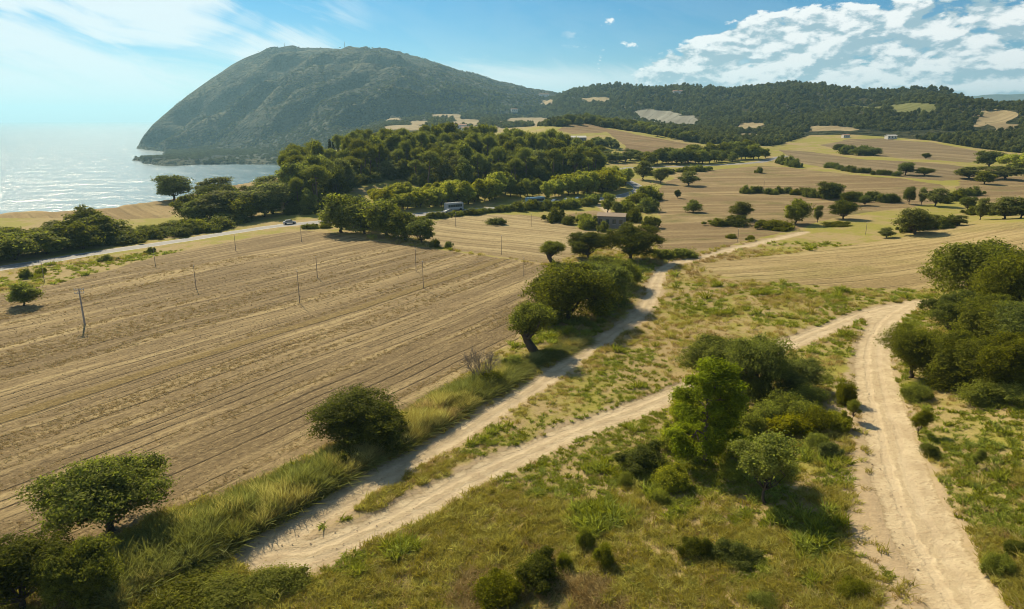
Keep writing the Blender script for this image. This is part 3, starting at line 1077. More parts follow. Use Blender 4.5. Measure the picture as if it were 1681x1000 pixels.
def mat_leaf(name, lo, hi, trans=0.35, tr_col=None, var=0.25, yellow=0.0):
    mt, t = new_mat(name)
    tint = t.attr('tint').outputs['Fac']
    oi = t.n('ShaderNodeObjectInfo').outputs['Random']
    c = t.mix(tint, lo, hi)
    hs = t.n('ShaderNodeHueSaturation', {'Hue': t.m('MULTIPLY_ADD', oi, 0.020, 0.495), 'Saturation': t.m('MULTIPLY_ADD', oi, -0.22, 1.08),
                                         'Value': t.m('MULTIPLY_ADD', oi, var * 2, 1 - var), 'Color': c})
    b = t.n('ShaderNodeBsdfPrincipled', {'Base Color': hs.outputs[0], 'Roughness': 0.7})
    b.inputs['Specular IOR Level'].default_value = 0.04
    tr = t.n('ShaderNodeBsdfTranslucent', {'Color': t.mix(1.0, hs.outputs[0], tr_col or (1.35, 1.45, 0.7), 'MULTIPLY')})
    mx = t.n('ShaderNodeMixShader', {0: trans, 1: b.outputs[0], 2: tr.outputs[0]})
    t.n('ShaderNodeOutputMaterial', {'Surface': mx.outputs[0]})
    return mt


def mat_bark(name, a, b):
    mt, t = new_mat(name)
    tcn = t.n('ShaderNodeTexCoord').outputs['Object']
    n = t.noise(t.mapping(tcn, scale=(1, 1, 0.25)), 7.0, 4, 0.65)
    surf(t, t.mix(n, a, b), 0.9, n, 0.8, 0.06)
    return mt


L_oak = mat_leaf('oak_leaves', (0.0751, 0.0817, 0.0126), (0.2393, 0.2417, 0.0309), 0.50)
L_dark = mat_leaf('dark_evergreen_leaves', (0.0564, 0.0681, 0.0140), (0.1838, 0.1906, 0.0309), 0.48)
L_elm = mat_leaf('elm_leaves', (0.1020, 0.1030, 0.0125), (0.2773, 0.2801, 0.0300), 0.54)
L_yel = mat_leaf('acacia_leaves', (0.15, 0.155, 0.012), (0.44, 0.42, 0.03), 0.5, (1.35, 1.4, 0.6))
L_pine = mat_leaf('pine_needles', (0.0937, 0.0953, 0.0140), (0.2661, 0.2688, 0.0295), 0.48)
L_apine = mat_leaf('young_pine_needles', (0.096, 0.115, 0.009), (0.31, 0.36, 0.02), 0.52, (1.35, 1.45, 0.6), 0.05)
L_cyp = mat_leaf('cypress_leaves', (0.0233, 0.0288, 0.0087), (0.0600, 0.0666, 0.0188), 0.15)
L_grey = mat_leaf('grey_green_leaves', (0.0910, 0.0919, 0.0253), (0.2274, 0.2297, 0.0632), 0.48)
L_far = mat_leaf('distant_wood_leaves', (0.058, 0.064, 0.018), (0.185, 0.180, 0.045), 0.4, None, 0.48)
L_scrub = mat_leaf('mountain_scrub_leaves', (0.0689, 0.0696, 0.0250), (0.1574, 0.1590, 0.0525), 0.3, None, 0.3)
B_oak = mat_bark('oak_bark', (0.045, 0.034, 0.024), (0.12, 0.092, 0.066))
B_pine = mat_bark('pine_bark', (0.075, 0.052, 0.036), (0.19, 0.135, 0.10))
B_dead = mat_bark('dead_wood', (0.13, 0.11, 0.095), (0.25, 0.22, 0.19))


class Proto:
    """trunk mesh and crown mesh of one kind of tree, with its own size"""
    def __init__(self, name, paths, crown, bark, leaf, sides=6):
        v, q, tint = crown
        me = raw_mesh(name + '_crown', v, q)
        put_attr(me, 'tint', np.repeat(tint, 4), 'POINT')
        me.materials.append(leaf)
        self.crown = me
        self.leaf = leaf
        lo, hi = np.percentile(v, .4, axis=0), np.percentile(v, 99.6, axis=0)
        self.h = float(hi[2])
        self.w = float(max(hi[0] - lo[0], hi[1] - lo[1]))
        if paths:
            tv, tq = tube_mesh(paths, sides)
            self.trunk = raw_mesh(name + '_trunk', tv, tq)
            self.trunk.materials.append(bark)
        else:
            self.trunk = None

    def one_mesh(self, name, bark):
        """crown and stems joined in one mesh, for shrubs"""
        cv = np.empty(len(self.crown.vertices) * 3, np.float32)
        self.crown.vertices.foreach_get('co', cv)
        cv = cv.reshape(-1, 3)
        cq = np.arange(len(cv)).reshape(-1, 4)
        tint = np.empty(len(cv), np.float32)
        self.crown.attributes['tint'].data.foreach_get('value', tint)
        tv = np.empty(len(self.trunk.vertices) * 3, np.float32)
        self.trunk.vertices.foreach_get('co', tv)
        tv = tv.reshape(-1, 3)
        tq = np.array([p.vertices[:] for p in self.trunk.polygons]) + len(cv)
        me = raw_mesh(name, np.concatenate([cv, tv]), np.concatenate([cq, tq]))
        put_attr(me, 'tint', np.concatenate([tint, np.zeros(len(tv))]))
        me.materials.append(self.leaf)
        me.materials.append(bark)
        mi = np.zeros(len(cq) + len(tq), np.int32)
        mi[len(cq):] = 1
        me.polygons.foreach_set('material_index', mi)
        return me


def round_blobs(rng, W, H, base, n, rmin=0.26, rmax=0.4, flat=0.85):
    """lumps inside an ellipsoid W wide between base and H"""
    out = []
    cz_, rz_ = (base + H) / 2, (H - base) / 2
    i = 0
    while len(out) < n and i < 600:
        i += 1
        d = unit(rng.normal(size=3) + np.array([0, 0, 0.08])) * (0.35 + 0.55 * rng.random())
        r = W / 2 * (rmin + (rmax - rmin) * rng.random())
        c = np.array([d[0] * W / 2 * 0.8, d[1] * W / 2 * 0.8, cz_ + d[2] * rz_ * 0.8])
        if any(np.linalg.norm(c - np.array(o[:3])) < (r + o[3]) * 0.42 for o in out):
            continue
        c[2] = max(c[2], base + r * 0.45)
        r *= 0.82 + 0.36 * rng.random()
        out.append((c[0], c[1], c[2], r, r, r * flat))
    return out


def oak(name, seed, W, H, base, nb, cl, per, leaf, mat, r0=0.22, up=0.35, bark=None, fork=None, lean=(0, 0), flat=0.85, spread=0.24, fill=0.25, sides=6, rr=(0.26, 0.40)):
    rng = np.random.default_rng(seed)
    bl = round_blobs(rng, W, H, base, nb, rr[0], rr[1], flat)
    cr = crown_cards(rng, bl, cl, per, leaf, spread, up, fill)
    return Proto(name, skeleton(rng, bl, H, r0, fork or max(base * 0.9, H * 0.14), lean), cr, bark or B_oak, mat, sides)


def bush(name, seed, W, H, nb, cl, per, leaf, mat, spread=0.26, fill=0.35):
    rng = np.random.default_rng(seed)
    bl = []
    for i in range(nb):
        a, q = rng.random() * 6.283, rng.random() ** 0.6
        r = W * (0.17 + 0.14 * rng.random())
        x, y = math.cos(a) * q * (W / 2 - r * .8), math.sin(a) * q * (W / 2 - r * .8)
        bl.append((x, y, (H - r) * (0.25 + 0.75 * rng.random()) * (1.08 - 0.55 * q), r, r * rng.uniform(.7, 1.2), r * rng.uniform(.7, 1.15)))
    for i in range(nb // 2):                         # loose shoots beyond the main mass
        a, q = rng.random() * 6.283, 0.5 + 0.75 * rng.random()
        r = W * (0.05 + 0.05 * rng.random())
        bl.append((math.cos(a) * q * W * .46, math.sin(a) * q * W * .46, H * (0.1 + 0.95 * rng.random()) * (1.15 - .6 * q), r, r, r * 1.5))
    cr = crown_cards(rng, bl, cl, per, leaf, spread, 0.4, fill)
    return Proto(name, skeleton(rng, bl, H, 0.07 * W / 3, H * 0.12), cr, B_oak, mat, 4)


def pine(name, seed, W, H, kind, cl, per, leaf, mat, r0=0.22):
    rng = np.random.default_rng(seed)
    bl = []
    if kind == 'umbrella':
        for i in range(13):
            a, q = rng.random() * 6.283, rng.random() ** 0.5
            r = W * (0.16 + 0.09 * rng.random())
            bl.append((math.cos(a) * q * (W / 2 - r * .7), math.sin(a) * q * (W / 2 - r * .7), H * (0.90 - 0.17 * q * q - 0.10 * rng.random()), r, r, r * 0.62))
        for i in range(4):
            a = rng.random() * 6.283
            r = W * 0.12
            bl.append((math.cos(a) * W * .24, math.sin(a) * W * .24, H * (0.52 + 0.18 * rng.random()), r, r, r * 0.7))
        fork = H * 0.48
    else:                                           # open conical crown of a young pine, in uneven tiers
        n = 30
        for i in range(n):
            k = (i + 0.5) / n
            a = i * 2.4 + rng.random()
            rad = (W / 2) * (1.0 - 0.60 * k ** 1.4) * (0.62 + 0.38 * rng.random())
            r = W * (0.12 - 0.02 * k) * (0.75 + 0.5 * rng.random())
            bl.append((math.cos(a) * rad * .85, math.sin(a) * rad * .85, H * (0.13 + 0.80 * k) , r, r, r * 0.66))
        bl.append((0, 0, H * .93, W * .12, W * .12, W * .1))
        fork = H * 0.15
    cr = crown_cards(rng, bl, cl, per, leaf, 0.27, 0.75, 0.28, 0.3)
    return Proto(name, skeleton(rng, bl, H, r0, fork, (rng.normal() * .03 * H, rng.normal() * .03 * H), 1, True), cr, B_pine, mat)


def column(name, seed, W, H, per, leaf, mat):
    rng = np.random.default_rng(seed)
    bl = [(rng.normal() * W * .05, rng.normal() * W * .05, H * (0.08 + 0.86 * k), W * .5 * (1 - k ** 2.2 * .85) * (.6 + .4 * min(1, k * 6)), W * .5 * (1 - k ** 2.2 * .85) * (.6 + .4 * min(1, k * 6)), H * 0.1) for k in np.linspace(0, 1, 10)]
    cr = crown_cards(rng, bl, 14, per, leaf, 0.2, 0.2, 0.5, 0.4, (0, 0, 1, 0.6))
    return Proto(name, [(bend(rng, (0, 0, -.3), (0, 0, H * .9), 5, .01), np.linspace(.16, .03, 5))], cr, B_oak, mat)


def bare(name, seed, W, H):
    """leafless shrub: stems dividing three times"""
    rng = np.random.default_rng(seed)
    paths = []

    def grow(p, d, L, r, lev):
        e = p + d * L
        paths.append((bend(rng, p, e, 4, 0.06), np.linspace(r, r * 0.6, 4)))
        if lev == 0:
            return
        for _ in range(4 if lev > 1 else 5):
            nd = unit(d + rng.normal(size=3) * 0.42 + np.array([0, 0, 0.15]))
            grow(p + d * L * (0.45 + 0.5 * rng.random()), nd, L * (0.55 + 0.25 * rng.random()), r * 0.58, lev - 1)
    for i in range(11):
        a = rng.random() * 6.283
        d = unit(np.array([math.cos(a) * W / H * .55, math.sin(a) * W / H * .55, 1.0]))
        grow(np.array([math.cos(a), math.sin(a), 0]) * 0.2, d, H * 0.42, 0.035, 3)
    v, q = tube_mesh(paths, 3)
    me = raw_mesh(name, v, q)
    me.materials.append(B_dead)
    return me


def reed_mesh(seed, n, H, W, mat, lean=0.25, wd=0.035):
    """a clump of upright stems with long drooping blades"""
    rng = np.random.default_rng(seed)
    V, Q, T = [], [], []
    for i in range(n):
        a, q = rng.random() * 6.283, rng.random() ** .5
        b = np.array([math.cos(a) * q * W / 2, math.sin(a) * q * W / 2, 0])
        h = H * (0.55 + 0.5 * rng.random())
        d = np.array([rng.normal() * lean, rng.normal() * lean, 1.0])
        s = unit(np.cross(d, rng.normal(size=3))) * wd * (0.7 + 0.6 * rng.random())
        p0, p1, p2 = b, b + d * h * 0.55, b + d * h * 0.9 + np.array([d[0], d[1], 0]) * h * 0.35
        o = len(V)
        V += [p0 - s, p0 + s, p1 + s, p1 - s, p2 + s * .2, p2 - s * .2]
        Q += [(o, o + 1, o + 2, o + 3), (o + 3, o + 2, o + 4, o + 5)]
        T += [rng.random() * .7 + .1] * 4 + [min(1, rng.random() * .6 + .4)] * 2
    me = raw_mesh('clump', np.array(V), np.array(Q))
    put_attr(me, 'tint', T)
    me.materials.append(mat)
    return me


# near kinds (leaf about 0.2 m), middle-distance kinds (0.5 m), far kinds (1.5 m)
P = {}
P['oak_a'] = oak('oak_a', 1, 9.0, 7.2, 1.4, 16, 46, 38, 0.105, L_oak, 0.26, spread=0.185, fill=0.13)
P['oak_b'] = oak('oak_b', 2, 9.0, 6.0, 1.5, 18, 46, 38, 0.105, L_oak, 0.25, spread=0.185, fill=0.13, flat=0.7, rr=(0.24, .36))
P['oak_c'] = oak('oak_c', 3, 8.0, 8.0, 0.5, 17, 46, 38, 0.105, L_dark, 0.24, spread=0.185, fill=0.13)
P['round'] = oak('round', 4, 8.0, 8.0, 0.3, 24, 46, 38, 0.10, L_dark, 0.24, spread=0.185, fill=0.13, rr=(0.27, .38))
P['dome'] = oak('dome', 14, 8.0, 7.0, 0.1, 22, 46, 38, 0.105, L_oak, 0.2, spread=0.185, fill=0.13, rr=(0.26, .38))
P['elm'] = oak('elm', 5, 5.0, 6.0, 1.3, 16, 40, 20, 0.085, L_elm, 0.09, spread=0.32, fill=0.10, rr=(.18, .30))
P['gnarl'] = oak('gnarl', 6, 6.0, 5.6, 2.0, 11, 44, 26, 0.095, L_oak, 0.42, lean=(-0.9, 0), fork=2.0)
P['apine'] = pine('apine', 7, 7.0, 9.0, 'open', 46, 30, 0.12, L_apine, 0.2)
P['dome_2'] = oak('dome_2', 15, 8.0, 7.0, 0.1, 15, 52, 40, 0.105, L_oak, 0.2, spread=0.2, fill=0.13, rr=(0.20, .46))
P['bush_a_2'] = bush('bush_a_2', 18, 4.0, 3.4, 9, 44, 26, 0.085, L_dark, 0.3, 0.2)
P['bush_b_2'] = bush('bush_b_2', 19, 4.0, 3.2, 9, 44, 24, 0.085, L_elm, 0.34, 0.15)
P['bush_a'] = bush('bush_a', 8, 4.0, 3.0, 14, 40, 24, 0.085, L_dark)
P['bush_b'] = bush('bush_b', 9, 4.0, 2.6, 14, 40, 22, 0.085, L_elm)
P['bush_y'] = bush('bush_y', 10, 3.0, 2.4, 12, 34, 20, 0.075, L_yel)
P['mid_a'] = oak('mid_a', 21, 8, 7.5, 0.2, 16, 30, 15, 0.20, L_oak, 0.22, sides=5)
P['mid_b'] = oak('mid_b', 22, 8, 8.5, 0.3, 16, 30, 15, 0.20, L_dark, 0.22, sides=5)
P['mid_c'] = oak('mid_c', 23, 7, 9.0, 0.5, 15, 28, 14, 0.20, L_grey, 0.2, sides=5)
P['mid_e'] = oak('mid_e', 24, 7, 7.0, 0.2, 15, 28, 14, 0.20, L_elm, 0.2, sides=5)
P['mid_y'] = oak('mid_y', 25, 6, 6.0, 0.0, 14, 28, 14, 0.18, L_yel, 0.14, sides=4)
P['mid_bush'] = bush('mid_bush', 26, 6, 4.0, 13, 24, 14, 0.19, L_oak)
P['mid_bush_e'] = bush('mid_bush_e', 27, 6, 3.2, 13, 24, 14, 0.19, L_elm)
P['mid_bush_d'] = bush('mid_bush_d', 28, 6, 4.0, 13, 24, 14, 0.19, L_dark)
P['pine_a'] = pine('pine_a', 31, 9.0, 15.0, 'umbrella', 28, 15, 0.26, L_pine, 0.28)
P['pine_b'] = pine('pine_b', 32, 8.0, 14.0, 'umbrella', 28, 15, 0.26, L_pine, 0.26)
P['pine_c'] = oak('pine_c', 33, 8.5, 13.0, 2.2, 17, 30, 15, 0.26, L_pine, 0.26, flat=0.75, bark=B_pine, fork=3.5)
P['cypress'] = column('cypress', 34, 2.4, 13.0, 12, 0.28, L_cyp)
DEAD = bare('bare_shrub', 40, 4.5, 4.0)
P['far_a'] = oak('far_a', 51, 9, 9, -0.5, 8, 14, 7, 0.62, L_far, 0.2, sides=3, spread=.34)
P['far_b'] = oak('far_b', 52, 9, 10, -0.5, 8, 14, 7, 0.62, L_far, 0.2, sides=3, spread=.34)
P['far_s'] = oak('far_s', 53, 14, 7, -4.0, 8, 12, 8, 0.9, L_scrub, 0.2, sides=3, spread=.36)

# ------------------------------------------------------------------ placing trees
TREES = []
SHRUB_MESH = {}


def at_d(px, d):
    a = float(az_of(px))
    x, y = d * math.sin(a), d * math.cos(a)
    return x, y


def add(proto, px, py, w, h, label, cat='tree', name=None, group=None, rot=None, shrub=False):
    """queue one plant: base pixel, width and height in pixels of the photograph"""
    TREES.append(dict(p=proto, px=px, py=py, w=w, h=h, label=label, cat=cat, name=name or 'tree', group=group, rot=rot, shrub=shrub))


def add_world(proto, x, y, W, H, label, cat='tree', name=None, group=None, rot=None, shrub=False):
    TREES.append(dict(p=proto, xy=(x, y), W=W, H=H, label=label, cat=cat, name=name or 'tree', group=group, rot=rot, shrub=shrub))


def plant(rng=random.Random(5)):
    i1 = [t for t in TREES if 'px' in t]
    for t in i1:
        if t['shrub'] or t['p'] in ('dome', 'round', 'oak_c', 'mid_a', 'mid_b', 'mid_c', 'mid_e', 'mid_y'):
            # the lowest leaves seen are the near rim of the crown, not its middle
            th = -math.atan(float(ray(t['px'], t['py'])[1]))
            up_ = 0.40 * t['w'] * math.sin(th)
            up_ = min(up_, t['h'] * 0.4)
            t['py'] -= up_
            t['h'] = (t['h'] - up_) * (1 - 0.12 * math.sin(th) * 2)
    hp = hit([t['px'] for t in i1], [t['py'] for t in i1])
    for t, b in zip(i1, hp):
        d = math.hypot(b[0], b[1])
        a, s = ray(t['px'], t['py'] - t['h'])
        zt = CAM_Z + d * float(s)
        depth = (b[1] * cp - (b[2] - CAM_Z) * sp_)
        t['b'], t['H'], t['W'] = b, max(zt - b[2], 0.4), t['w'] / F * depth
    i2 = [t for t in TREES if 'xy' in t]
    if i2:
        z = ground_z([t['xy'][0] for t in i2], [t['xy'][1] for t in i2])
        for t, zz in zip(i2, z):
            t['b'] = np.array([t['xy'][0], t['xy'][1], zz])
    for t in TREES:
        if t['p'] + '_2' in P and rng.random() < 0.5:
            t['p'] += '_2'
        pr = P[t['p']]
        sc = (t['W'] / pr.w, t['W'] / pr.w, t['H'] / pr.h)
        rot = t['rot'] if t['rot'] is not None else rng.random() * 6.283
        if t['shrub']:
            me = SHRUB_MESH.get(t['p'])
            if me is None:
                me = SHRUB_MESH[t['p']] = pr.one_mesh(t['p'] + '_shrub', B_oak)
            o = link(t['name'], me, None, None, t['label'], t['cat'], t['group'])
        else:
            o = link(t['name'], None, None, None, t['label'], t['cat'], t['group'])
            link('trunk', pr.trunk, None, o)
            link('crown', pr.crown, None, o)
        o.location = (t['b'][0], t['b'][1], t['b'][2] - 0.05)
        o.rotation_euler = (rng.uniform(-.07, .07), rng.uniform(-.07, .07), rot)
        o.scale = sc


ORD = ('first second third fourth fifth sixth seventh eighth ninth tenth eleventh twelfth thirteenth fourteenth fifteenth sixteenth seventeenth eighteenth nineteenth twentieth '
       'twenty-first twenty-second twenty-third twenty-fourth twenty-fifth twenty-sixth twenty-seventh twenty-eighth twenty-ninth thirtieth thirty-first thirty-second thirty-third thirty-fourth thirty-fifth').split()


def belt(line, n, hpx, wpx, protos, label, cat, name, group, jit=3.0, seed=0, shrub=False, jx=None):
    """plants along a line given in pixels"""
    rg = np.random.default_rng(seed + 100)
    line = np.array(line, float)
    seg = np.hypot(*np.diff(line, axis=0).T)
    cum = np.concatenate([[0], np.cumsum(seg)])
    for k in range(n):
        s = (k + 0.5 + rg.uniform(-.3, .3)) / n * cum[-1]
        x = np.interp(s, cum, line[:, 0]) + rg.uniform(-1, 1) * (jx or 1.0)
        y = np.interp(s, cum, line[:, 1]) + rg.uniform(-1, 1) * jit
        f_ = rg.uniform(0.72, 1.2)
        add(protos[rg.integers(len(protos))], x, y, wpx * f_ * rg.uniform(.85, 1.25), hpx * f_, ORD[k] + ' from left: ' + label, cat, name, group, None, shrub)

# ------------------------------------------------------------------ single trees and shrubs near the camera
add('oak_b', 180, 872, 190, 112, 'broad spreading oak with dark green crown at the lower left field edge', name='oak_tree', rot=0.6)
add('oak_c', 40, 1035, 170, 158, 'dense dark tree cut off by the bottom left corner of the picture', name='evergreen_tree')
add('dome', 138, 1015, 118, 138, 'dense dark leafy tree just right of the bottom left corner tree', name='domed_tree')
add('round', 597, 758, 158, 122, 'solitary round dark green tree standing between ploughed field and dirt track', name='round_tree', rot=2.2)
add('gnarl', 878, 578, 95, 80, 'gnarled leaning tree with bare thick trunk beside the hedge track', name='gnarled_tree', rot=0.2)
add('dome', 932, 540, 135, 112, 'big domed dark green tree leading the clump along the hedge track', name='domed_tree')
add('dome', 990, 512, 100, 82, 'dark green tree in the middle of the hedge track clump', name='domed_tree')
add('bush_y', 985, 522, 42, 38, 'small yellow-green bush in front of the hedge track clump', 'bush', 'leafy_bush', shrub=True)
add('bush_b', 1005, 500, 48, 36, 'light green bush on the track side of the hedge track clump', 'bush', 'leafy_bush', shrub=True)
add('dome', 1005, 478, 78, 56, 'green tree at the upper part of the hedge track clump', name='domed_tree')
add('bush_b', 1022, 476, 62, 54, 'bright green bush at the far end of the hedge track clump', 'bush', 'leafy_bush', shrub=True)
add('gnarl', 908, 432, 52, 36, 'low leaning tree at the left end of the three trees above the hedge', name='gnarled_tree', rot=0.3)
add('oak_c', 966, 430, 70, 50, 'dark tree in the middle of the three trees above the hedge', name='evergreen_tree')
add('oak_c', 1034, 434, 96, 66, 'largest dark tree of the three trees above the hedge, nearest the track bend', name='evergreen_tree')
add('dome', 1178, 640, 112, 84, 'green oak behind the young pine in the middle clump', name='oak_tree')
add('oak_a', 1245, 645, 110, 92, 'tall green oak at the back of the middle clump beside the middle track', name='oak_tree')
add('dome', 1296, 655, 92, 68, 'dark green low tree at the right end of the middle clump', name='oak_tree')
add('apine', 1160, 757, 132, 164, 'young yellow-green pine with dark inner boughs in the middle clump', name='pine_tree', rot=1.0)
add('elm', 1253, 826, 108, 116, 'small slender light green tree standing in the meadow grass', name='small_tree', rot=0.4)
add('bush_a', 1055, 788, 86, 62, 'dark rounded bush at the left foot of the young pine', 'bush', 'leafy_bush', shrub=True)
add('bush_y', 1102, 812, 52, 52, 'bright yellow-green bush below the young pine', 'bush', 'leafy_bush', shrub=True)
add('bush_y', 1108, 745, 56, 52, 'yellow-green bush against the left side of the young pine', 'bush', 'leafy_bush', shrub=True)
add('bush_b', 1085, 830, 30, 24, 'little green shrub below the bright bush near the young pine', 'bush', 'leafy_bush', shrub=True)
add('bush_a', 1245, 668, 48, 58, 'dark upright bush in the gap between young pine and small tree', 'bush', 'leafy_bush', shrub=True)
add('bush_b', 1286, 690, 62, 50, 'mid green bush at the right of the middle clump', 'bush', 'leafy_bush', shrub=True)
add('bush_b', 1225, 722, 60, 50, 'green bush close behind the small slender tree', 'bush', 'leafy_bush', shrub=True)
add('bush_y', 1300, 722, 66, 44, 'light green shrub between small slender tree and right track', 'bush', 'leafy_bush', shrub=True)
add('bush_b', 1345, 715, 62, 50, 'green shrub on the brow of the right track bank', 'bush', 'leafy_bush', shrub=True)
add('bush_a', 1362, 757, 42, 34, 'small round dark bush at the edge of the right track bank', 'bush', 'leafy_bush', shrub=True)
add('bush_b', 1388, 668, 34, 46, 'feathery upright shrub at the top of the right track bank', 'bush', 'leafy_bush', shrub=True)
add('elm', 1400, 690, 24, 36, 'thin sapling on the bare bank left of the right track', name='small_tree')
add('bush_a', 1141, 924, 54, 46, 'dark rounded bush alone in the lower meadow', 'bush', 'leafy_bush', shrub=True)
add('bush_a', 1208, 935, 72, 46, 'sprawling dark bush right of the lone meadow bush', 'bush', 'leafy_bush', shrub=True)
add('bush_a', 885, 975, 82, 70, 'dark bush at the bottom edge left of the lower meadow', 'bush', 'leafy_bush', shrub=True)
add('bush_b', 820, 1002, 86, 60, 'green bush cut by the bottom edge beside a darker one', 'bush', 'leafy_bush', shrub=True)
add('bush_b', 1398, 985, 56, 38, 'green bush at the foot of the right track bank by the bottom edge', 'bush', 'leafy_bush', shrub=True)
add('bush_b', 1255, 1002, 50, 32, 'low green bush on the bottom edge of the lower meadow', 'bush', 'leafy_bush', shrub=True)
add('bush_b', 960, 905, 30, 42, 'narrow upright green shrub in the lower meadow', 'bush', 'leafy_bush', shrub=True)
add('bush_b', 990, 935, 34, 50, 'taller narrow green shrub in the lower meadow', 'bush', 'leafy_bush', shrub=True)
add('bush_b', 925, 935, 26, 30, 'little green shrub nearest the dark bottom bush', 'bush', 'leafy_bush', shrub=True)
for x_, y_, w_, h_, pr_, lb in ((1325, 672, 60, 44, 'bush_b', 'green bush under the right end of the middle clump'), (1262, 702, 56, 44, 'bush_b', 'green bush behind and right of the young pine foot'),
                                (1318, 702, 60, 46, 'bush_b', 'leafy green bush in the gap above the small round dark bush'), (1372, 712, 44, 40, 'bush_y', 'light bush on the lip of the bare bank'),
                                (1196, 700, 60, 60, 'bush_a', 'dark bush tight against the right side of the young pine'), (1125, 700, 54, 60, 'bush_y', 'yellow-green bush behind the left side of the young pine'),
                                (1218, 745, 50, 40, 'bush_b', 'green bush at the right foot of the young pine'), (1342, 740, 40, 30, 'bush_b', 'small green bush above the round dark bank bush'),
                                (1200, 790, 44, 30, 'bush_y', 'low yellow-green shrub left of the small slender tree'), (1030, 800, 34, 26, 'bush_b', 'little shrub left of the dark rounded bush')):
    add(pr_, x_, y_, w_, h_, lb, 'bush', 'leafy_bush', shrub=True)
for x_, y_, w_, h_, pr_, lb in ((300, 925, 56, 46, 'bush_b', 'green bush in the lower reeds'), (262, 905, 44, 34, 'bush_a', 'dark bush in the lower reeds near the oak'), (470, 830, 44, 34, 'bush_b', 'green bush in the reeds below the round tree'),
                                (520, 800, 40, 30, 'bush_a', 'dark shrub in the reeds left of the round tree'), (566, 775, 56, 44, 'bush_a', 'dark shrub at the left foot of the round tree'), (640, 752, 60, 50, 'bush_a', 'dark shrub at the right foot of the round tree'),
                                (700, 702, 44, 32, 'bush_b', 'green bush in the reeds above the round tree'), (745, 672, 38, 26, 'bush_b', 'small green bush in the upper reeds'), (800, 640, 52, 34, 'bush_b', 'green bush at the foot of the leafless shrub'), (840, 608, 40, 26, 'bush_b', 'green bush between leafless shrub and gnarled tree')):
    add(pr_, x_, y_, w_, h_, lb, 'bush', 'reed_bush', shrub=True)
# wooded bank on the right
RB = 'trees of the wooded bank on the right'
add('dome', 1596, 520, 150, 128, 'large domed dark tree at the top left of the right-hand wood', name='domed_tree', group=RB)
add('dome', 1672, 535, 130, 128, 'large domed dark tree cut by the right edge at the top of the wood', name='domed_tree', group=RB)
add('oak_c', 1560, 566, 100, 92, 'tree on the left flank of the right-hand wood', name='domed_tree', group=RB)
add('dome', 1630, 590, 125, 110, 'dark tree in the heart of the right-hand wood', name='domed_tree', group=RB)
add('oak_c', 1705, 610, 130, 125, 'dark tree behind the right picture edge in the wood', name='domed_tree', group=RB)
add('oak_a', 1496, 620, 92, 86, 'small light oak at the left tip of the right-hand wood by the track', name='oak_tree', group=RB)
add('dome', 1578, 645, 112, 104, 'left front tree of the right-hand wood above the dry meadow', name='domed_tree', group=RB)
add('dome', 1655, 655, 120, 110, 'right front tree of the right-hand wood above the dry meadow', name='domed_tree', group=RB)
add('bush_b', 1615, 668, 80, 50, 'bright green bush before the front trees of the right-hand wood', 'bush', 'leafy_bush', shrub=True)
add('bush_b', 1672, 672, 70, 44, 'green bush by the right edge before the front trees', 'bush', 'leafy_bush', shrub=True)
add('bush_b', 1545, 640, 78, 54, 'green bush at the foot of the right-hand wood', 'bush', 'leafy_bush', shrub=True)
add('bush_b', 1505, 662, 46, 36, 'low green bush beside the track below the light oak', 'bush', 'leafy_bush', shrub=True)
add('elm', 1506, 716, 30, 46, 'sapling on the right verge of the right track', name='small_tree')
add('bush_a', 1524, 752, 36, 26, 'small dark shrub below the verge sapling', 'bush', 'leafy_bush', shrub=True)
add('elm', 1602, 768, 20, 34, 'thin lone sapling in the dry meadow right of the track', name='small_tree')
add('bush_b', 1640, 950, 52, 44, 'green shrub on the lower right meadow edge beside the track', 'bush', 'leafy_bush', shrub=True)
add('bush_a', 1672, 915, 40, 30, 'dark shrub at the lower right picture edge', 'bush', 'leafy_bush', shrub=True)
# low yellow-green hedge bushes at the bottom left
for x_, y_, w_, h_, lb in ((300, 985, 130, 40, 'left'), (380, 985, 120, 46, 'middle'), (455, 975, 100, 44, 'right'), (330, 948, 90, 30, 'rear')):
    add('bush_b', x_, y_ + 10, w_, h_, lb + ' low bright green bush of the patch below the sandy turning place', 'bush', 'leafy_bush', 'low bushes below the turning place', shrub=True)

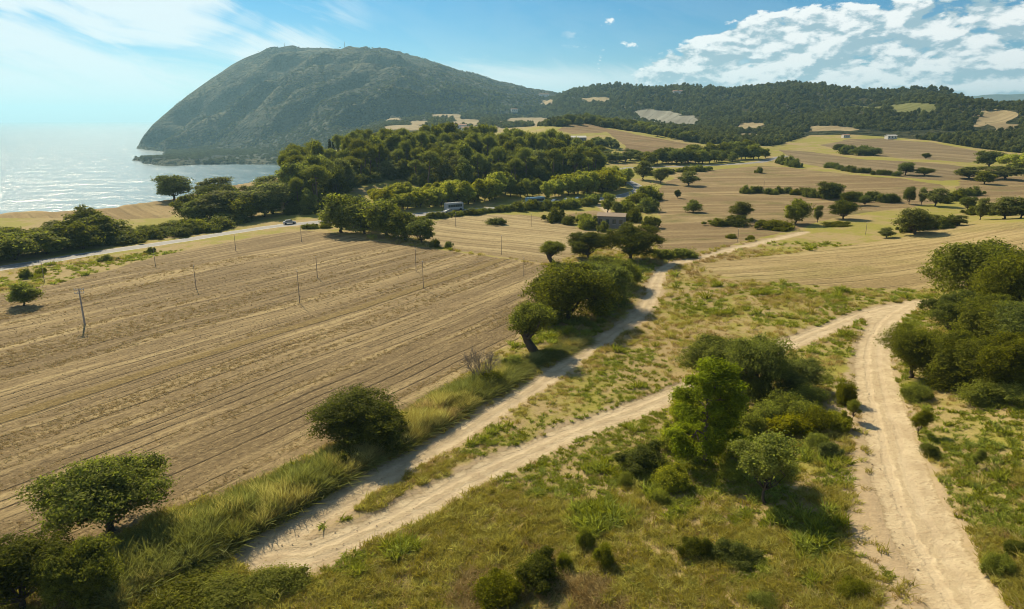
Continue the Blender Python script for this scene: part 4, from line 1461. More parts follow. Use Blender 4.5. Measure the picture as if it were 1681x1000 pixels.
# ------------------------------------------------------------------ middle distance: single trees
for q in (('mid_b', 287, 330, 58, 44, 'lone dark round tree in the coastal stubble field'),
          ('mid_c', 355, 332, 58, 42, 'grey-green tree at the roadside end of the coastal field'),
          ('mid_a', 141, 392, 66, 54, 'flat-topped tree rising above the roadside thicket at the left'),
          ('mid_e', 40, 506, 48, 44, 'young open tree standing in the ploughed field at the left'),
          ('mid_a', 1138, 350, 30, 22, 'small round green tree in the pale field right of the road bend'),
          ('mid_b', 1112, 326, 11, 15, 'tiny round tree above the small green tree in the pale field'),
          ('mid_c', 1130, 306, 34, 24, 'double-crowned grey tree in the field below the upper road'),
          ('mid_c', 1085, 302, 24, 26, 'grey round tree at the field corner by the road bend'),
          ('mid_c', 1056, 296, 30, 32, 'grey tree beside the road bend'),
          ('mid_e', 1306, 370, 44, 44, 'light green bushy tree beside the end of the dirt track'),
          ('mid_c', 1342, 366, 14, 30, 'slim grey tree right of the light green bushy tree'),
          ('mid_b', 1384, 362, 42, 34, 'dark spreading tree right of the track end'),
          ('mid_b', 1392, 338, 26, 24, 'dark tree above the spreading tree at the track end'),
          ('mid_c', 1216, 362, 38, 32, 'grey leaning tree above the shrubs in the pale field'),
          ('mid_b', 1362, 328, 42, 30, 'dark round tree at the right end of the field hedge'),
          ('mid_b', 1420, 338, 20, 18, 'dark tree below the second field hedge'),
          ('mid_b', 1492, 336, 20, 30, 'upright dark tree, first of three right of the second hedge'),
          ('mid_c', 1512, 337, 14, 30, 'slim dark tree, second of three right of the second hedge'),
          ('mid_c', 1536, 340, 34, 32, 'grey bushy tree, third of three right of the second hedge'),
          ('mid_b', 1486, 288, 26, 22, 'dark round tree on the hedge below the upper field'),
          ('mid_b', 1518, 289, 30, 14, 'dark low trees right of the round hedge tree'),
          ('mid_b', 1520, 261, 14, 10, 'tiny dark tree alone in the upper field'),
          ('mid_b', 1624, 275, 42, 28, 'dark round tree at the right edge of the upper field'),
          ('mid_y', 1668, 285, 50, 34, 'yellow-green tree by the right picture edge above the hedge'),
          ('mid_c', 1650, 296, 56, 24, 'grey-green bushy tree by the right picture edge'),
          ('mid_e', 1616, 303, 30, 22, 'light green tree beside the field stream bushes'),
          ('mid_c', 1590, 295, 50, 22, 'grey shrubby tree left of the light green stream tree'),
          ('mid_c', 1502, 388, 58, 48, 'russet-green shaggy tree at the crest of the golden field'),
          ('mid_c', 1455, 392, 26, 18, 'dry brownish bush left of the shaggy crest tree'),
          ('mid_b', 1588, 346, 26, 24, 'dark tree behind the crest of the golden field'),
          ('mid_c', 1609, 362, 22, 38, 'tall narrow tree on the crest of the golden field'),
          ('mid_c', 1648, 362, 52, 40, 'grey tree group at the right crest of the golden field'),
          ('mid_c', 1676, 360, 40, 32, 'grey tree on the crest at the right picture edge'),
          ('mid_bush', 1246, 284, 14, 10, 'small dark tree on the crest above the pale field')):
    add(*q, name='field_tree')
for q in (('mid_bush', 1178, 372, 40, 14, 'low shrubs left of the grey leaning tree'), ('mid_bush_d', 1210, 372, 44, 18, 'dark shrubs under the grey leaning tree'),
          ('mid_bush_e', 1275, 379, 62, 18, 'pale green reedy shrubs below the light bushy tree'), ('mid_bush_e', 1372, 373, 44, 9, 'thin green shrub strip right of the track end'),
          ('mid_bush_e', 1200, 392, 18, 8, 'tiny green shrub on the field left of the track'), ('mid_bush_e', 1232, 395, 16, 9, 'tiny green shrub near the straight track'),
          ('mid_bush_e', 1092, 426, 46, 18, 'green reedy shrubs at the left of the track bend'), ('mid_bush_e', 1124, 424, 42, 17, 'green reedy shrubs at the right of the track bend'),
          ('mid_bush_d', 815, 370, 34, 12, 'isolated dark shrub in the middle of the centre stubble field'),
          ('mid_bush_d', 714, 408, 16, 16, 'dark shrub at the tip of the roadside thicket'), ('mid_bush_d', 737, 409, 14, 13, 'second dark shrub beyond the tip of the roadside thicket'),
          ('mid_bush', 912, 366, 36, 26, 'dark green bush left of the barn'), ('mid_bush_d', 935, 370, 24, 16, 'dark small bush between left bush and barn'),
          ('mid_bush_e', 965, 378, 34, 24, 'green garden bush in front of the barn on the left'), ('mid_bush_e', 956, 366, 28, 16, 'green garden bush beside the barn'),
          ('mid_bush', 990, 382, 20, 20, 'round bush in front of the barn wall'), ('mid_bush_d', 1031, 382, 20, 18, 'dark bush at the right corner of the barn'),
          ('mid_bush_d', 1068, 376, 30, 20, 'dark round bush right of the barn garden'), ('mid_bush', 1042, 366, 34, 26, 'leafy bush behind the right end of the barn'),
          ('mid_bush', 1062, 350, 44, 26, 'large leafy bush mass right of the barn'), ('mid_bush_e', 1028, 352, 34, 24, 'green bush behind the barn'),
          ('mid_e', 998, 350, 26, 34, 'green tree at the lane above the barn'), ('mid_c', 1012, 356, 20, 26, 'grey tree behind the barn roof'),
          ('mid_bush_e', 1064, 330, 44, 26, 'green bush mass right of the road bend'), ('mid_bush_e', 1044, 334, 36, 18, 'green bush below the road bend'),
          ('mid_bush', 45, 458, 24, 18, 'small bush on the roadside verge at the left'), ('mid_bush_e', 66, 452, 20, 12, 'second small bush on the roadside verge at the left'),
          ('mid_bush', 176, 430, 28, 12, 'flat bush on the verge above the ploughed field'), ('mid_bush', 248, 417, 18, 12, 'small bush at the top edge of the ploughed field')):
    add(*q, 'bush', 'field_bush', shrub=True)

# ------------------------------------------------------------------ belts and thickets
G1 = 'thicket on the far side of the road at the left'
belt([(-60, 436), (60, 424), (130, 414), (185, 404)], 12, 44, 62, ['mid_a', 'mid_e', 'mid_e'], 'leafy tree in the thicket beyond the road at the far left', 'tree', 'thicket_tree', G1, 6, 1)
belt([(-60, 415), (60, 402), (160, 392)], 8, 30, 56, ['mid_a', 'mid_e'], 'rear row tree in the thicket beyond the road at the far left', 'tree', 'thicket_tree', G1, 5, 2)
belt([(170, 405), (250, 393), (330, 381), (400, 370)], 14, 20, 50, ['mid_bush', 'mid_bush_e', 'mid_bush_d'], 'low bush of the roadside thicket in front of the coastal field', 'bush', 'thicket_bush', 'low bushes beyond the road', 4, 3, True)
belt([(180, 392), (260, 382), (330, 370)], 9, 16, 48, ['mid_bush', 'mid_bush_e'], 'rear row bush of the roadside thicket in front of the coastal field', 'bush', 'thicket_bush', 'low bushes beyond the road', 4, 4, True)
belt([(300, 370), (345, 362), (390, 365), (440, 362), (455, 358)], 10, 48, 56, ['mid_e', 'mid_a', 'mid_c', 'mid_b'], 'leafy tree in the thicket between coastal field and road', 'tree', 'thicket_tree', 'thicket between coastal field and road', 6, 5)
belt([(330, 345), (390, 338), (440, 335), (480, 340)], 8, 38, 46, ['mid_b', 'mid_a', 'mid_c'], 'rear row tree in the thicket between coastal field and road', 'tree', 'thicket_tree', 'thicket between coastal field and road', 6, 6)
for q in (('mid_e', 560, 386, 74, 70, 'leftmost'), ('mid_a', 598, 388, 66, 58, 'second'), ('mid_e', 634, 392, 68, 66, 'third and tallest'), ('mid_a', 665, 398, 60, 54, 'fourth'), ('mid_b', 692, 403, 46, 44, 'rightmost and lowest'),
          ('mid_a', 584, 372, 60, 50, 'rear left'), ('mid_a', 625, 376, 64, 48, 'rear right')):
    add(q[0], q[1], q[2], q[3], q[4], q[5] + ' tree of the tall clump between road and ploughed field', name='clump_tree', group='tall clump on the near side of the road')
belt([(620, 348), (700, 342), (760, 336), (820, 330)], 18, 34, 36, ['mid_y'], 'yellow-green acacia in the bright hedge left behind the road', 'tree', 'acacia_tree', 'acacias behind the road', 2, 7)
belt([(610, 336), (700, 330), (780, 326)], 14, 28, 34, ['mid_y'], 'rear row acacia in the bright hedge left behind the road', 'tree', 'acacia_tree', 'acacias behind the road', 2, 8)
belt([(800, 326), (850, 322), (900, 326), (905, 326)], 9, 36, 26, ['mid_e', 'mid_y', 'mid_a'], 'mid green tree where the acacia hedge meets the grove', 'tree', 'hedge_tree', 'trees in the acacia hedge', 4, 9)
belt([(905, 324), (950, 319), (1000, 313), (1030, 306)], 16, 32, 34, ['mid_y'], 'yellow-green acacia in the bright hedge before the road bend', 'tree', 'acacia_tree', 'acacias before the road bend', 3, 10)
belt([(950, 308), (1000, 302), (1022, 298)], 11, 24, 34, ['mid_y'], 'rear row acacia in the bright hedge before the road bend', 'tree', 'acacia_tree', 'acacias before the road bend', 3, 11)
belt([(690, 361), (760, 354), (830, 347), (900, 341), (975, 334)], 26, 10, 22, ['mid_bush_e', 'mid_bush'], 'low verge bush between road and centre stubble field', 'bush', 'verge_bush', 'verge bushes below the road', 1.5, 12, True)
belt([(850, 349), (910, 344), (980, 337)], 10, 17, 24, ['mid_bush_e', 'mid_bush'], 'taller verge bush between road and centre stubble field', 'bush', 'verge_bush', 'verge bushes below the road', 2, 13, True)
belt([(498, 376), (535, 376)], 4, 8, 18, ['mid_bush_e'], 'low grassy bush on the verge left of the tall clump', 'bush', 'verge_bush', 'verge bushes left of the tall clump', 1, 14, True)
belt([(1217, 318), (1290, 319), (1350, 325), (1388, 327)], 15, 13, 20, ['mid_bush', 'mid_bush_e', 'mid_bush_d'], 'bush of the first hedge crossing the pale field', 'bush', 'hedge_bush', 'first field hedge', 1.5, 15, True)
belt([(1398, 330), (1440, 331), (1476, 333)], 8, 15, 20, ['mid_bush_d', 'mid_bush'], 'bush of the second hedge crossing the pale field', 'bush', 'hedge_bush', 'second field hedge', 1.5, 16, True)
belt([(1545, 336), (1575, 326), (1608, 318)], 7, 14, 22, ['mid_bush_e', 'mid_bush'], 'bush of the short hedge right of the three dark trees', 'bush', 'hedge_bush', 'third field hedge', 1.5, 17, True)
belt([(1272, 268), (1296, 272), (1312, 277)], 6, 14, 16, ['mid_bush_d', 'mid_bush'], 'bush at the upper left end of the long hedge', 'bush', 'hedge_bush', 'upper end of the long hedge', 1.5, 18, True)
belt([(1352, 274), (1400, 283), (1478, 290)], 16, 9, 13, ['mid_bush_d'], 'bush of the long dark hedge below the upper field', 'bush', 'hedge_bush', 'long dark hedge', 1.0, 19, True)
belt([(1374, 250), (1400, 253), (1440, 258)], 8, 13, 22, ['mid_b', 'mid_bush_d'], 'dark tree of the spinney in the upper field', 'tree', 'spinney_tree', 'spinney in the upper field', 2, 20)
belt([(1590, 352), (1640, 356), (1690, 350)], 8, 16, 24, ['mid_bush', 'mid_bush_d'], 'bush along the crest of the golden field', 'bush', 'crest_bush', 'bushes on the crest of the golden field', 2, 21, True)
belt([(1480, 384), (1530, 378), (1580, 368)], 8, 22, 30, ['mid_bush', 'mid_c'], 'bush along the left crest of the golden field', 'bush', 'crest_bush', 'bushes on the left crest of the golden field', 2, 22, True)
belt([(1060, 290), (1110, 284), (1170, 281)], 9, 10, 20, ['mid_bush_e', 'mid_bush'], 'low bush on the verge below the upper road', 'bush', 'verge_bush', 'verge bushes below the upper road', 1.5, 23, True)
belt([(1060, 271), (1120, 269), (1190, 266), (1258, 260)], 26, 22, 21, ['mid_a', 'mid_b', 'mid_e'], 'leafy tree in the belt behind the upper road', 'tree', 'belt_tree', 'tree belt behind the upper road', 2, 24)
belt([(1080, 262), (1150, 257), (1240, 252)], 18, 20, 21, ['mid_a', 'mid_b', 'mid_e'], 'rear row tree in the belt behind the upper road', 'tree', 'belt_tree', 'tree belt behind the upper road', 2, 25)
belt([(950, 268), (1000, 266), (1060, 266)], 12, 18, 21, ['mid_a', 'mid_b', 'mid_c'], 'leafy tree between the grove and the reddish knoll field', 'tree', 'belt_tree', 'trees below the reddish knoll', 3, 26)
belt([(930, 250), (975, 246), (1015, 243)], 12, 18, 20, ['mid_a', 'mid_b', 'mid_c'], 'rear row tree between the grove and the reddish knoll field', 'tree', 'belt_tree', 'trees below the reddish knoll', 4, 27)
belt([(915, 208), (960, 202), (1005, 207), (1040, 213), (1080, 222), (1140, 232)], 34, 13, 15, ['mid_b', 'mid_a', 'mid_e'], 'dark tree along the crest of the reddish knoll', 'tree', 'crest_tree', 'trees along the crest of the knoll', 2.5, 28)
belt([(-30, 322), (40, 321), (110, 322), (160, 321)], 12, 11, 18, ['mid_bush_d', 'mid_bush'], 'low cliff-top bush before the sea at the left', 'bush', 'cliff_bush', 'cliff-top bushes', 1, 29, True)
belt([(165, 318), (200, 316), (240, 311)], 6, 6, 20, ['mid_bush', 'mid_bush_e'], 'flat cliff-top bush below the lone dark coastal tree', 'bush', 'cliff_bush', 'cliff-top bushes', 1, 30, True)

# ------------------------------------------------------------------ the pine grove behind the road
def grove():
    rg = np.random.default_rng(77)
    poly = np.array([at_d(462, 262), at_d(462, 330), at_d(480, 360), at_d(560, 400), at_d(640, 440), at_d(720, 460), at_d(800, 470), at_d(900, 480), at_d(990, 450),
                     at_d(990, 400), at_d(930, 360), at_d(850, 330), at_d(760, 318), at_d(690, 318), at_d(640, 330), at_d(585, 318), at_d(540, 290), at_d(520, 262)])
    pts = []
    lo, hi = poly.min(0), poly.max(0)
    for _ in range(9000):
        p = lo + rg.random(2) * (hi - lo)
        if not in_poly(p[:1], p[1:], poly)[0]:
            continue
        if all((p[0] - q[0]) ** 2 + (p[1] - q[1]) ** 2 > 7.4 ** 2 for q in pts):
            pts.append(p)
    def zone(p):
        a = math.degrees(math.atan2(p[0], p[1]))
        f_ = math.hypot(*p) - np.interp(a, [-19, -10, 0, 8], [300, 340, 345, 385])
        side_ = 'left end' if a < -14.5 else 'left half' if a < -8 else 'middle' if a < -2.5 else 'right half' if a < 3.5 else 'right end'
        return ('the front of the ' if f_ < 0 else 'the back of the ') + side_ + ' of the grove behind the road'
    lab = {'pine_a': 'umbrella pine in the large grove', 'pine_b': 'umbrella pine in the large grove',
           'pine_c': 'bushy full-crowned pine in the large grove', 'mid_b': 'dark broadleaf tree in the large grove', 'mid_a': 'dark broadleaf tree in the large grove',
           'mid_c': 'dark broadleaf tree in the large grove'}
    cen = poly.mean(0)
    for p in pts:
        k = rg.random()
        pr = 'pine_a' if k < .28 else 'pine_b' if k < .54 else 'pine_c' if k < .72 else 'mid_b' if k < .84 else 'mid_a' if k < .93 else 'mid_c'
        g = 0.68 + 0.5 * rg.random()
        H = (15.8 if pr.startswith('pine') else 12.0) * g
        add_world(pr, p[0], p[1], (8.8 if pr.startswith('pine') else 8.5) * (0.72 + .55 * rg.random()), H, lab[pr].replace('the large grove', zone(p)), 'tree', 'pine_tree' if pr.startswith('pine') else 'grove_tree', 'trees of the large grove behind the road')
    for px_, d_ in ((536, 395), (539, 398), (543, 394), (547, 397), (551, 395), (780, 468), (785, 470), (789, 467), (794, 470), (800, 469), (808, 470)):
        x, y = at_d(px_, d_)
        add_world('cypress', x, y, 2.3, 15 + rg.random() * 2, 'slim dark cypress standing in a row behind the grove', 'tree', 'cypress_tree', 'cypresses behind the grove')
    und = lo + rg.random((5200, 2)) * (hi - lo)
    und = und[in_poly(und[:, 0], und[:, 1], poly)]
    return und


understory = grove()
plant()

b_ = hit([790], [628])[0]
link('bare_shrub', DEAD, None, None, 'leafless grey shrub between the reeds and the ploughed field', 'shrub', loc=tuple(b_)).scale = (1.25, 1.25, 1.45)

# ------------------------------------------------------------------ masses nobody could count
def scatter(name, pts, scale, rot, idx, meshes, label=None, zscale=None):
    """one object: points carrying instances of a few small meshes"""
    me = bpy.data.meshes.new(name)
    me.vertices.add(len(pts))
    me.vertices.foreach_set('co', np.asarray(pts, np.float32).ravel())
    put_attr(me, 'sc', scale)
    put_attr(me, 'zs', scale if zscale is None else zscale)
    put_attr(me, 'rz', rot)
    put_attr(me, 'ix', idx)
    ng = bpy.data.node_groups.new(name + '_nodes', 'GeometryNodeTree')
    ng.interface.new_socket('Geometry', in_out='INPUT', socket_type='NodeSocketGeometry')
    ng.interface.new_socket('Geometry', in_out='OUTPUT', socket_type='NodeSocketGeometry')
    nd, lk = ng.nodes, ng.links
    gi, go = nd.new('NodeGroupInput'), nd.new('NodeGroupOutput')
    jn = nd.new('GeometryNodeJoinGeometry')

    def named(n_):
        a = nd.new('GeometryNodeInputNamedAttribute')
        a.data_type = 'FLOAT'
        a.inputs[0].default_value = n_
        return a.outputs[0]
    sxyz = nd.new('ShaderNodeCombineXYZ')
    lk.new(named('sc'), sxyz.inputs[0])
    lk.new(named('sc'), sxyz.inputs[1])
    lk.new(named('zs'), sxyz.inputs[2])
    rxyz = nd.new('ShaderNodeCombineXYZ')
    lk.new(named('rz'), rxyz.inputs[2])
    e2r = nd.new('FunctionNodeEulerToRotation')
    lk.new(rxyz.outputs[0], e2r.inputs[0])
    for k, m_ in enumerate(meshes):
        src = bpy.data.objects.new(name + '_piece', m_)
        oi = nd.new('GeometryNodeObjectInfo')
        oi.inputs['Object'].default_value = src
        oi.inputs['As Instance'].default_value = True
        cmp_ = nd.new('FunctionNodeCompare')
        cmp_.data_type = 'FLOAT'
        cmp_.operation = 'EQUAL'
        cmp_.inputs['B'].default_value = float(k)
        cmp_.inputs['Epsilon'].default_value = 0.1
        lk.new(named('ix'), cmp_.inputs['A'])
        ip = nd.new('GeometryNodeInstanceOnPoints')
        lk.new(gi.outputs[0], ip.inputs['Points'])
        lk.new(cmp_.outputs[0], ip.inputs['Selection'])
        lk.new(oi.outputs['Geometry'], ip.inputs['Instance'])
        lk.new(e2r.outputs[0], ip.inputs['Rotation'])
        lk.new(sxyz.outputs[0], ip.inputs['Scale'])
        lk.new(ip.outputs[0], jn.inputs[0])
    lk.new(jn.outputs[0], go.inputs[0])
    o = link(name, me, None, None, label, None, None, 'stuff')
    md = o.modifiers.new('scatter', 'NODES')
    md.node_group = ng
    return o


_nu = len(understory)
_r = np.random.default_rng(12)
_s = _r.uniform(.45, 1.0, _nu)
scatter('grove_undergrowth', np.column_stack([understory, ground_z(understory[:, 0], understory[:, 1]) - .2]), _s, _r.uniform(0, 6.28, _nu), _r.integers(0, 2, _nu), [P['mid_bush'].crown, P['mid_bush_d'].crown], zscale=_s * _r.uniform(.6, 1.2, _nu))


def inside_any(x, y, polys):
    m_ = np.zeros(x.shape, bool)
    for p_ in polys:
        m_ |= in_poly(x, y, p_)
    return m_


def sdf_tracks(x, y):
    s = np.minimum(seg_dist(x, y, ta_l) - 1.65, seg_dist(x, y, tb_l) - 2.0)
    s = np.minimum(s, seg_dist(x, y, tc_l) - 2.45)
    s = np.minimum(s, np.minimum(poly_sdf(x, y, turn_p), poly_sdf(x, y, fork_p)))
    return s


rg = np.random.default_rng(404)
# far woods on the hills
N = 42000
a_ = rg.uniform(float(az_of(700)), float(az_of(1990)), N)
d_ = np.exp(rg.uniform(math.log(640), math.log(2450), N))
x_, y_ = d_ * np.sin(a_), d_ * np.cos(a_)
z_, zb_, zm_, zh_ = land(x_, y_)
fields_far = far_fields + [grey_field] + green_fields + [brown_p, brown2_p, slope_p, upper_p, east_p, mid_p]
wood_n = fbm(x_ / 130, y_ / 130, 3, 91)
rd_ = np.interp(a_, HL_A, HL_D)
keep = ~inside_any(x_, y_, fields_far) & (d_ < rd_ + 60) & (wood_side(x_, y_, z_) < 0) & ((wood_n > -0.5) | (zh_ > zb_ + 4))
x_, y_, z_ = x_[keep], y_[keep], z_[keep]
sc_ = rg.uniform(0.45, 1.0, len(x_)) * np.clip(np.hypot(x_, y_) / 1300, 0.8, 1.2)
scatter('distant_woodland', np.stack([x_, y_, z_ - 0.8], 1), sc_, rg.uniform(0, 6.28, len(x_)), rg.integers(0, 2, len(x_)), [P['far_a'].crown, P['far_b'].crown])
# scrub and trees on the mountain and its foot
N = 42000
a_ = rg.uniform(float(az_of(200)), float(az_of(1010)), N)
d_ = np.exp(rg.uniform(math.log(1250), math.log(3560), N))
x_, y_ = d_ * np.sin(a_), d_ * np.cos(a_)
z_, zb_, zm_, zh_ = land(x_, y_)
sn = fbm(x_ / 160, y_ / 240, 4, 92)
tt = (d_ - np.interp(a_, MB_A, MB_D)) / np.maximum(np.interp(a_, MT_A, MT_D) - np.interp(a_, MB_A, MB_D), 60)
upm = sst(tt, .15, .7) * sst(a_, float(az_of(760)), float(az_of(560)))
keep = ~inside_any(x_, y_, fields_far) & (z_ > SEA + 3) & (tt < 1.02) & (sn + rg.normal(size=N) * .18 > -0.22 + 0.5 * upm)
x_, y_, z_, tt = x_[keep], y_[keep], z_[keep], tt[keep]
sc_ = rg.uniform(0.4, 1.0, len(x_)) * (1.0 - 0.5 * np.clip(tt, 0, 1))
scatter('mountain_scrub', np.stack([x_, y_, z_ - 1.0], 1), sc_, rg.uniform(0, 6.28, len(x_)), np.zeros(len(x_)), [P['far_s'].crown], zscale=sc_ * 0.8)

# meadow grass and weeds around the tracks
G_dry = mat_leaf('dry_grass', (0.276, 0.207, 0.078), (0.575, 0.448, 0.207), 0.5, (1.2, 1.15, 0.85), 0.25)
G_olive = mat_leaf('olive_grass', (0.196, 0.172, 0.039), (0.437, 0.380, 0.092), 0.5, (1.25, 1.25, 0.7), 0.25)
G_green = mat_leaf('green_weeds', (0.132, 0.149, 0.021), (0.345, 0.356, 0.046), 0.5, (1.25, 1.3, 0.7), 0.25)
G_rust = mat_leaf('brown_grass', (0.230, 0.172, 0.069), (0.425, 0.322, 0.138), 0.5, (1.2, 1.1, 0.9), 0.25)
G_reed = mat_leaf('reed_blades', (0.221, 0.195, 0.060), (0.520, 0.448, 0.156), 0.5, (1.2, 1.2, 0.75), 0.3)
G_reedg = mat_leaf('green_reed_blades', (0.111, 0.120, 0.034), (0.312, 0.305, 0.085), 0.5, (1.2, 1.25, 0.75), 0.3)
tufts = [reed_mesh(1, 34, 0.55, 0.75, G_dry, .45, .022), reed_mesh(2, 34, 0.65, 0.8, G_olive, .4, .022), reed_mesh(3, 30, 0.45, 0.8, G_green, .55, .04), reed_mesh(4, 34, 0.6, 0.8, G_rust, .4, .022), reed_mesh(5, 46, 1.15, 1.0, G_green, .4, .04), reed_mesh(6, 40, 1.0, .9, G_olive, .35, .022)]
N = 90000
a_ = rg.uniform(R(-43), R(46), N)
d_ = np.exp(rg.uniform(math.log(28), math.log(210), N))
x_, y_ = d_ * np.sin(a_), d_ * np.cos(a_)
s_ = sdf_tracks(x_, y_)
keep = ~inside_any(x_, y_, [ploughed_p, gold_p, stubble2_p, mid_p]) & (seg_dist(x_, y_, road_l) > 4.5)
pat = fbm(x_ / 5, y_ / 5, 3, 93)
keep &= s_ > 0.05 + np.clip(pat, -.15, 1) * 1.3
# the bare bank left of the right-hand track, the worn ground between the other two
bank = seg_dist(x_, y_, tc_l)
left_of = x_ < np.interp(y_, tc_l[::-1, 1], tc_l[::-1, 0])
keep &= ~(left_of & (bank < 4.6 + 1.6 * pat) & (y_ < 90) & (rg.random(N) > 0.12))
dens = np.clip(0.62 + 0.7 * fbm(x_ / 11, y_ / 11, 3, 94), 0.12, 1)
far_side = seg_dist(x_, y_, ta_l)
keep &= rg.random(N) < dens
x_, y_, d_, s_, pat, a_ = x_[keep], y_[keep], d_[keep], s_[keep], pat[keep], a_[keep]
g1 = fbm(x_ / 16, y_ / 16, 3, 95) + 0.35 * fbm(x_ / 3, y_ / 3, 2, 96)
k1 = rg.random(len(x_))
south = sst(y_, 75, 55)                                     # nearer the camera the meadow is taller and more olive
ix = np.where(g1 > 0.2 - 0.12 * south, 2, np.where(g1 < -0.55, 3, np.where(k1 < 0.45 + 0.45 * south, 1, 0)))
ix = np.where(k1 > 0.93, rg.integers(0, 4, len(x_)), ix)
weed = fbm(x_ / 4.5, y_ / 4.5, 3, 99)
ix = np.where((weed > 0.34) & (rg.random(len(x_)) < .5) & (s_ > 1.2), np.where(g1 > 0, 4, 5), ix)
sc_ = rg.uniform(0.6, 1.35, len(x_)) * (0.72 + 0.35 * south) * np.clip(d_ / 75, 0.85, 1.7)
z_ = ground_z(x_, y_)
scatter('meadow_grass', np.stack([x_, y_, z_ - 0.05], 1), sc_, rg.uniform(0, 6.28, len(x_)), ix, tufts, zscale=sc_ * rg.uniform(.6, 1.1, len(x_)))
n_grass = len(x_)

# reeds between the ploughed field and the hedge-side track
reed_line = hxy([(150, 985), (235, 930), (330, 890), (430, 838), (520, 790), (565, 765), (640, 725), (700, 690), (760, 655), (830, 620), (858, 600), (900, 585), (960, 558)])
reed_w = np.array([3.4, 3.4, 3.2, 3.0, 2.6, 2.2, 2.6, 2.7, 2.5, 2.1, 1.5, 1.2, 1.0])
reed_h = np.array([1.1, 1.1, 1.15, 1.15, 1.05, .9, 1.1, 1.15, 1.0, .8, .5, .4, .35])
seg = np.hypot(*np.diff(reed_line, axis=0).T)
cum = np.concatenate([[0], np.cumsum(seg)])
N = 3600
s_ = rg.uniform(0, cum[-1], N)
x_, y_ = np.interp(s_, cum, reed_line[:, 0]), np.interp(s_, cum, reed_line[:, 1])
wd_ = np.interp(s_, cum, reed_w)
hh = np.interp(s_, cum, reed_h)
off = rg.uniform(-1, 1, N)
tx = np.interp(s_ + 1, cum, reed_line[:, 0]) - x_
ty = np.interp(s_ + 1, cum, reed_line[:, 1]) - y_
ln = np.hypot(tx, ty) + 1e-6
x_, y_ = x_ - ty / ln * off * wd_, y_ + tx / ln * off * wd_
keep = sdf_tracks(x_, y_) > 0.3
x_, y_, hh, off, s_ = x_[keep], y_[keep], hh[keep], off[keep], s_[keep]
reeds = [reed_mesh(11, 110, 2.3, 1.1, G_reed, .24, .018), reed_mesh(12, 100, 2.1, 1.2, G_reedg, .3, .024), reed_mesh(13, 80, 1.7, 1.2, G_dry, .3, .016), reed_mesh(14, 80, 1.4, 1.3, G_reedg, .6, .04)]
mixn = fbm(x_ / 7, y_ / 7, 3, 97) + 0.25 * (off < -0.2) * 0
ix = np.where(mixn > 0.12, 1, np.where(mixn < -0.42, 2, 0))
ix = np.where((s_ < cum[3]) & (rg.random(len(x_)) < 0.6), 1, ix)
ix = np.where(rg.random(len(x_)) < 0.22, 3, ix)
sc_ = rg.uniform(.75, 1.2, len(x_))
scatter('reed_bed', np.stack([x_, y_, ground_z(x_, y_) - .05], 1), sc_, rg.uniform(0, 6.28, len(x_)), ix, reeds, zscale=sc_ * hh * rg.uniform(.5, 1.2, len(x_)) * (1 - .3 * np.abs(off)))

# clods and straw on the tilled field
def clod(seed, mat):
    rg_ = np.random.default_rng(seed)
    v = unit(rg_.normal(size=(7, 3))) * np.array([.16, .13, .11]) * rg_.uniform(.7, 1.2, (7, 1))
    import bmesh
    bm = bmesh.new()
    for p_ in v:
        bm.verts.new(p_)
    bmesh.ops.convex_hull(bm, input=bm.verts[:])
    me = bpy.data.meshes.new('clod')
    bm.to_mesh(me)
    bm.free()
    me.materials.append(mat)
    return me


def mat_clod(name, a, b):
    mt, t = new_mat(name)
    oi = t.n('ShaderNodeObjectInfo').outputs['Random']
    surf(t, t.mix(oi, a, b), 0.97)
    return mt


M_clod = mat_clod('dry_clod', (0.18, 0.128, 0.068), (0.30, 0.22, 0.12))
M_straw = mat_leaf('field_straw', (0.30, 0.22, 0.10), (0.52, 0.40, 0.20), 0.3, (1.1, 1.05, .9), 0.2)
N = 100000
a_ = rg.uniform(R(-46), R(6), N)
d_ = np.exp(rg.uniform(math.log(50), math.log(190), N))
x_, y_ = d_ * np.sin(a_), d_ * np.cos(a_)
yy_ = -x_ * math.sin(ANG1) + y_ * math.cos(ANG1)
row = fbm(yy_ / 2.2, (x_ * math.cos(ANG1) + y_ * math.sin(ANG1)) / 60, 2, 98)
keep = (poly_sdf(x_, y_, ploughed_p) < -0.4) & (rg.random(N) < 0.22 + 1.0 * np.clip(row, -.1, 1) + 0.3 * (row < -.3)) & (np.abs(yy_ - STRIP - .4) > 1.4)
x_, y_, row = x_[keep], y_[keep], row[keep]
ix = np.where((row > 0.05) & (rg.random(len(x_)) < .8), 2, rg.integers(0, 2, len(x_)))
sc_ = np.where(ix == 2, 1.0, .55) * rg.uniform(.5, 1.2, len(x_)) * np.clip(np.hypot(x_, y_) / 100, .8, 1.4)
scatter('soil_clods', np.stack([x_, y_, ground_z(x_, y_) + .0], 1), sc_, rg.uniform(0, 6.28, len(x_)), ix, [clod(1, M_clod), clod(2, M_clod), reed_mesh(21, 12, .16, .5, M_straw, 1.0, .02)])
print('instances', n_grass, len(x_))

# ------------------------------------------------------------------ built things
def plain(name, col, rough=0.6, spec=0.3, metal=0.0):
    mt, t = new_mat(name)
    p = t.n('ShaderNodeTexCoord').outputs['Object']
    n = t.noise(p, 1.7, 4, 0.6)
    b = surf(t, t.mix(n, tuple(c * 0.82 for c in col), tuple(min(1, c * 1.08) for c in col)), rough, n, 0.1, 0.02, spec)
    b.inputs['Metallic'].default_value = metal
    return mt


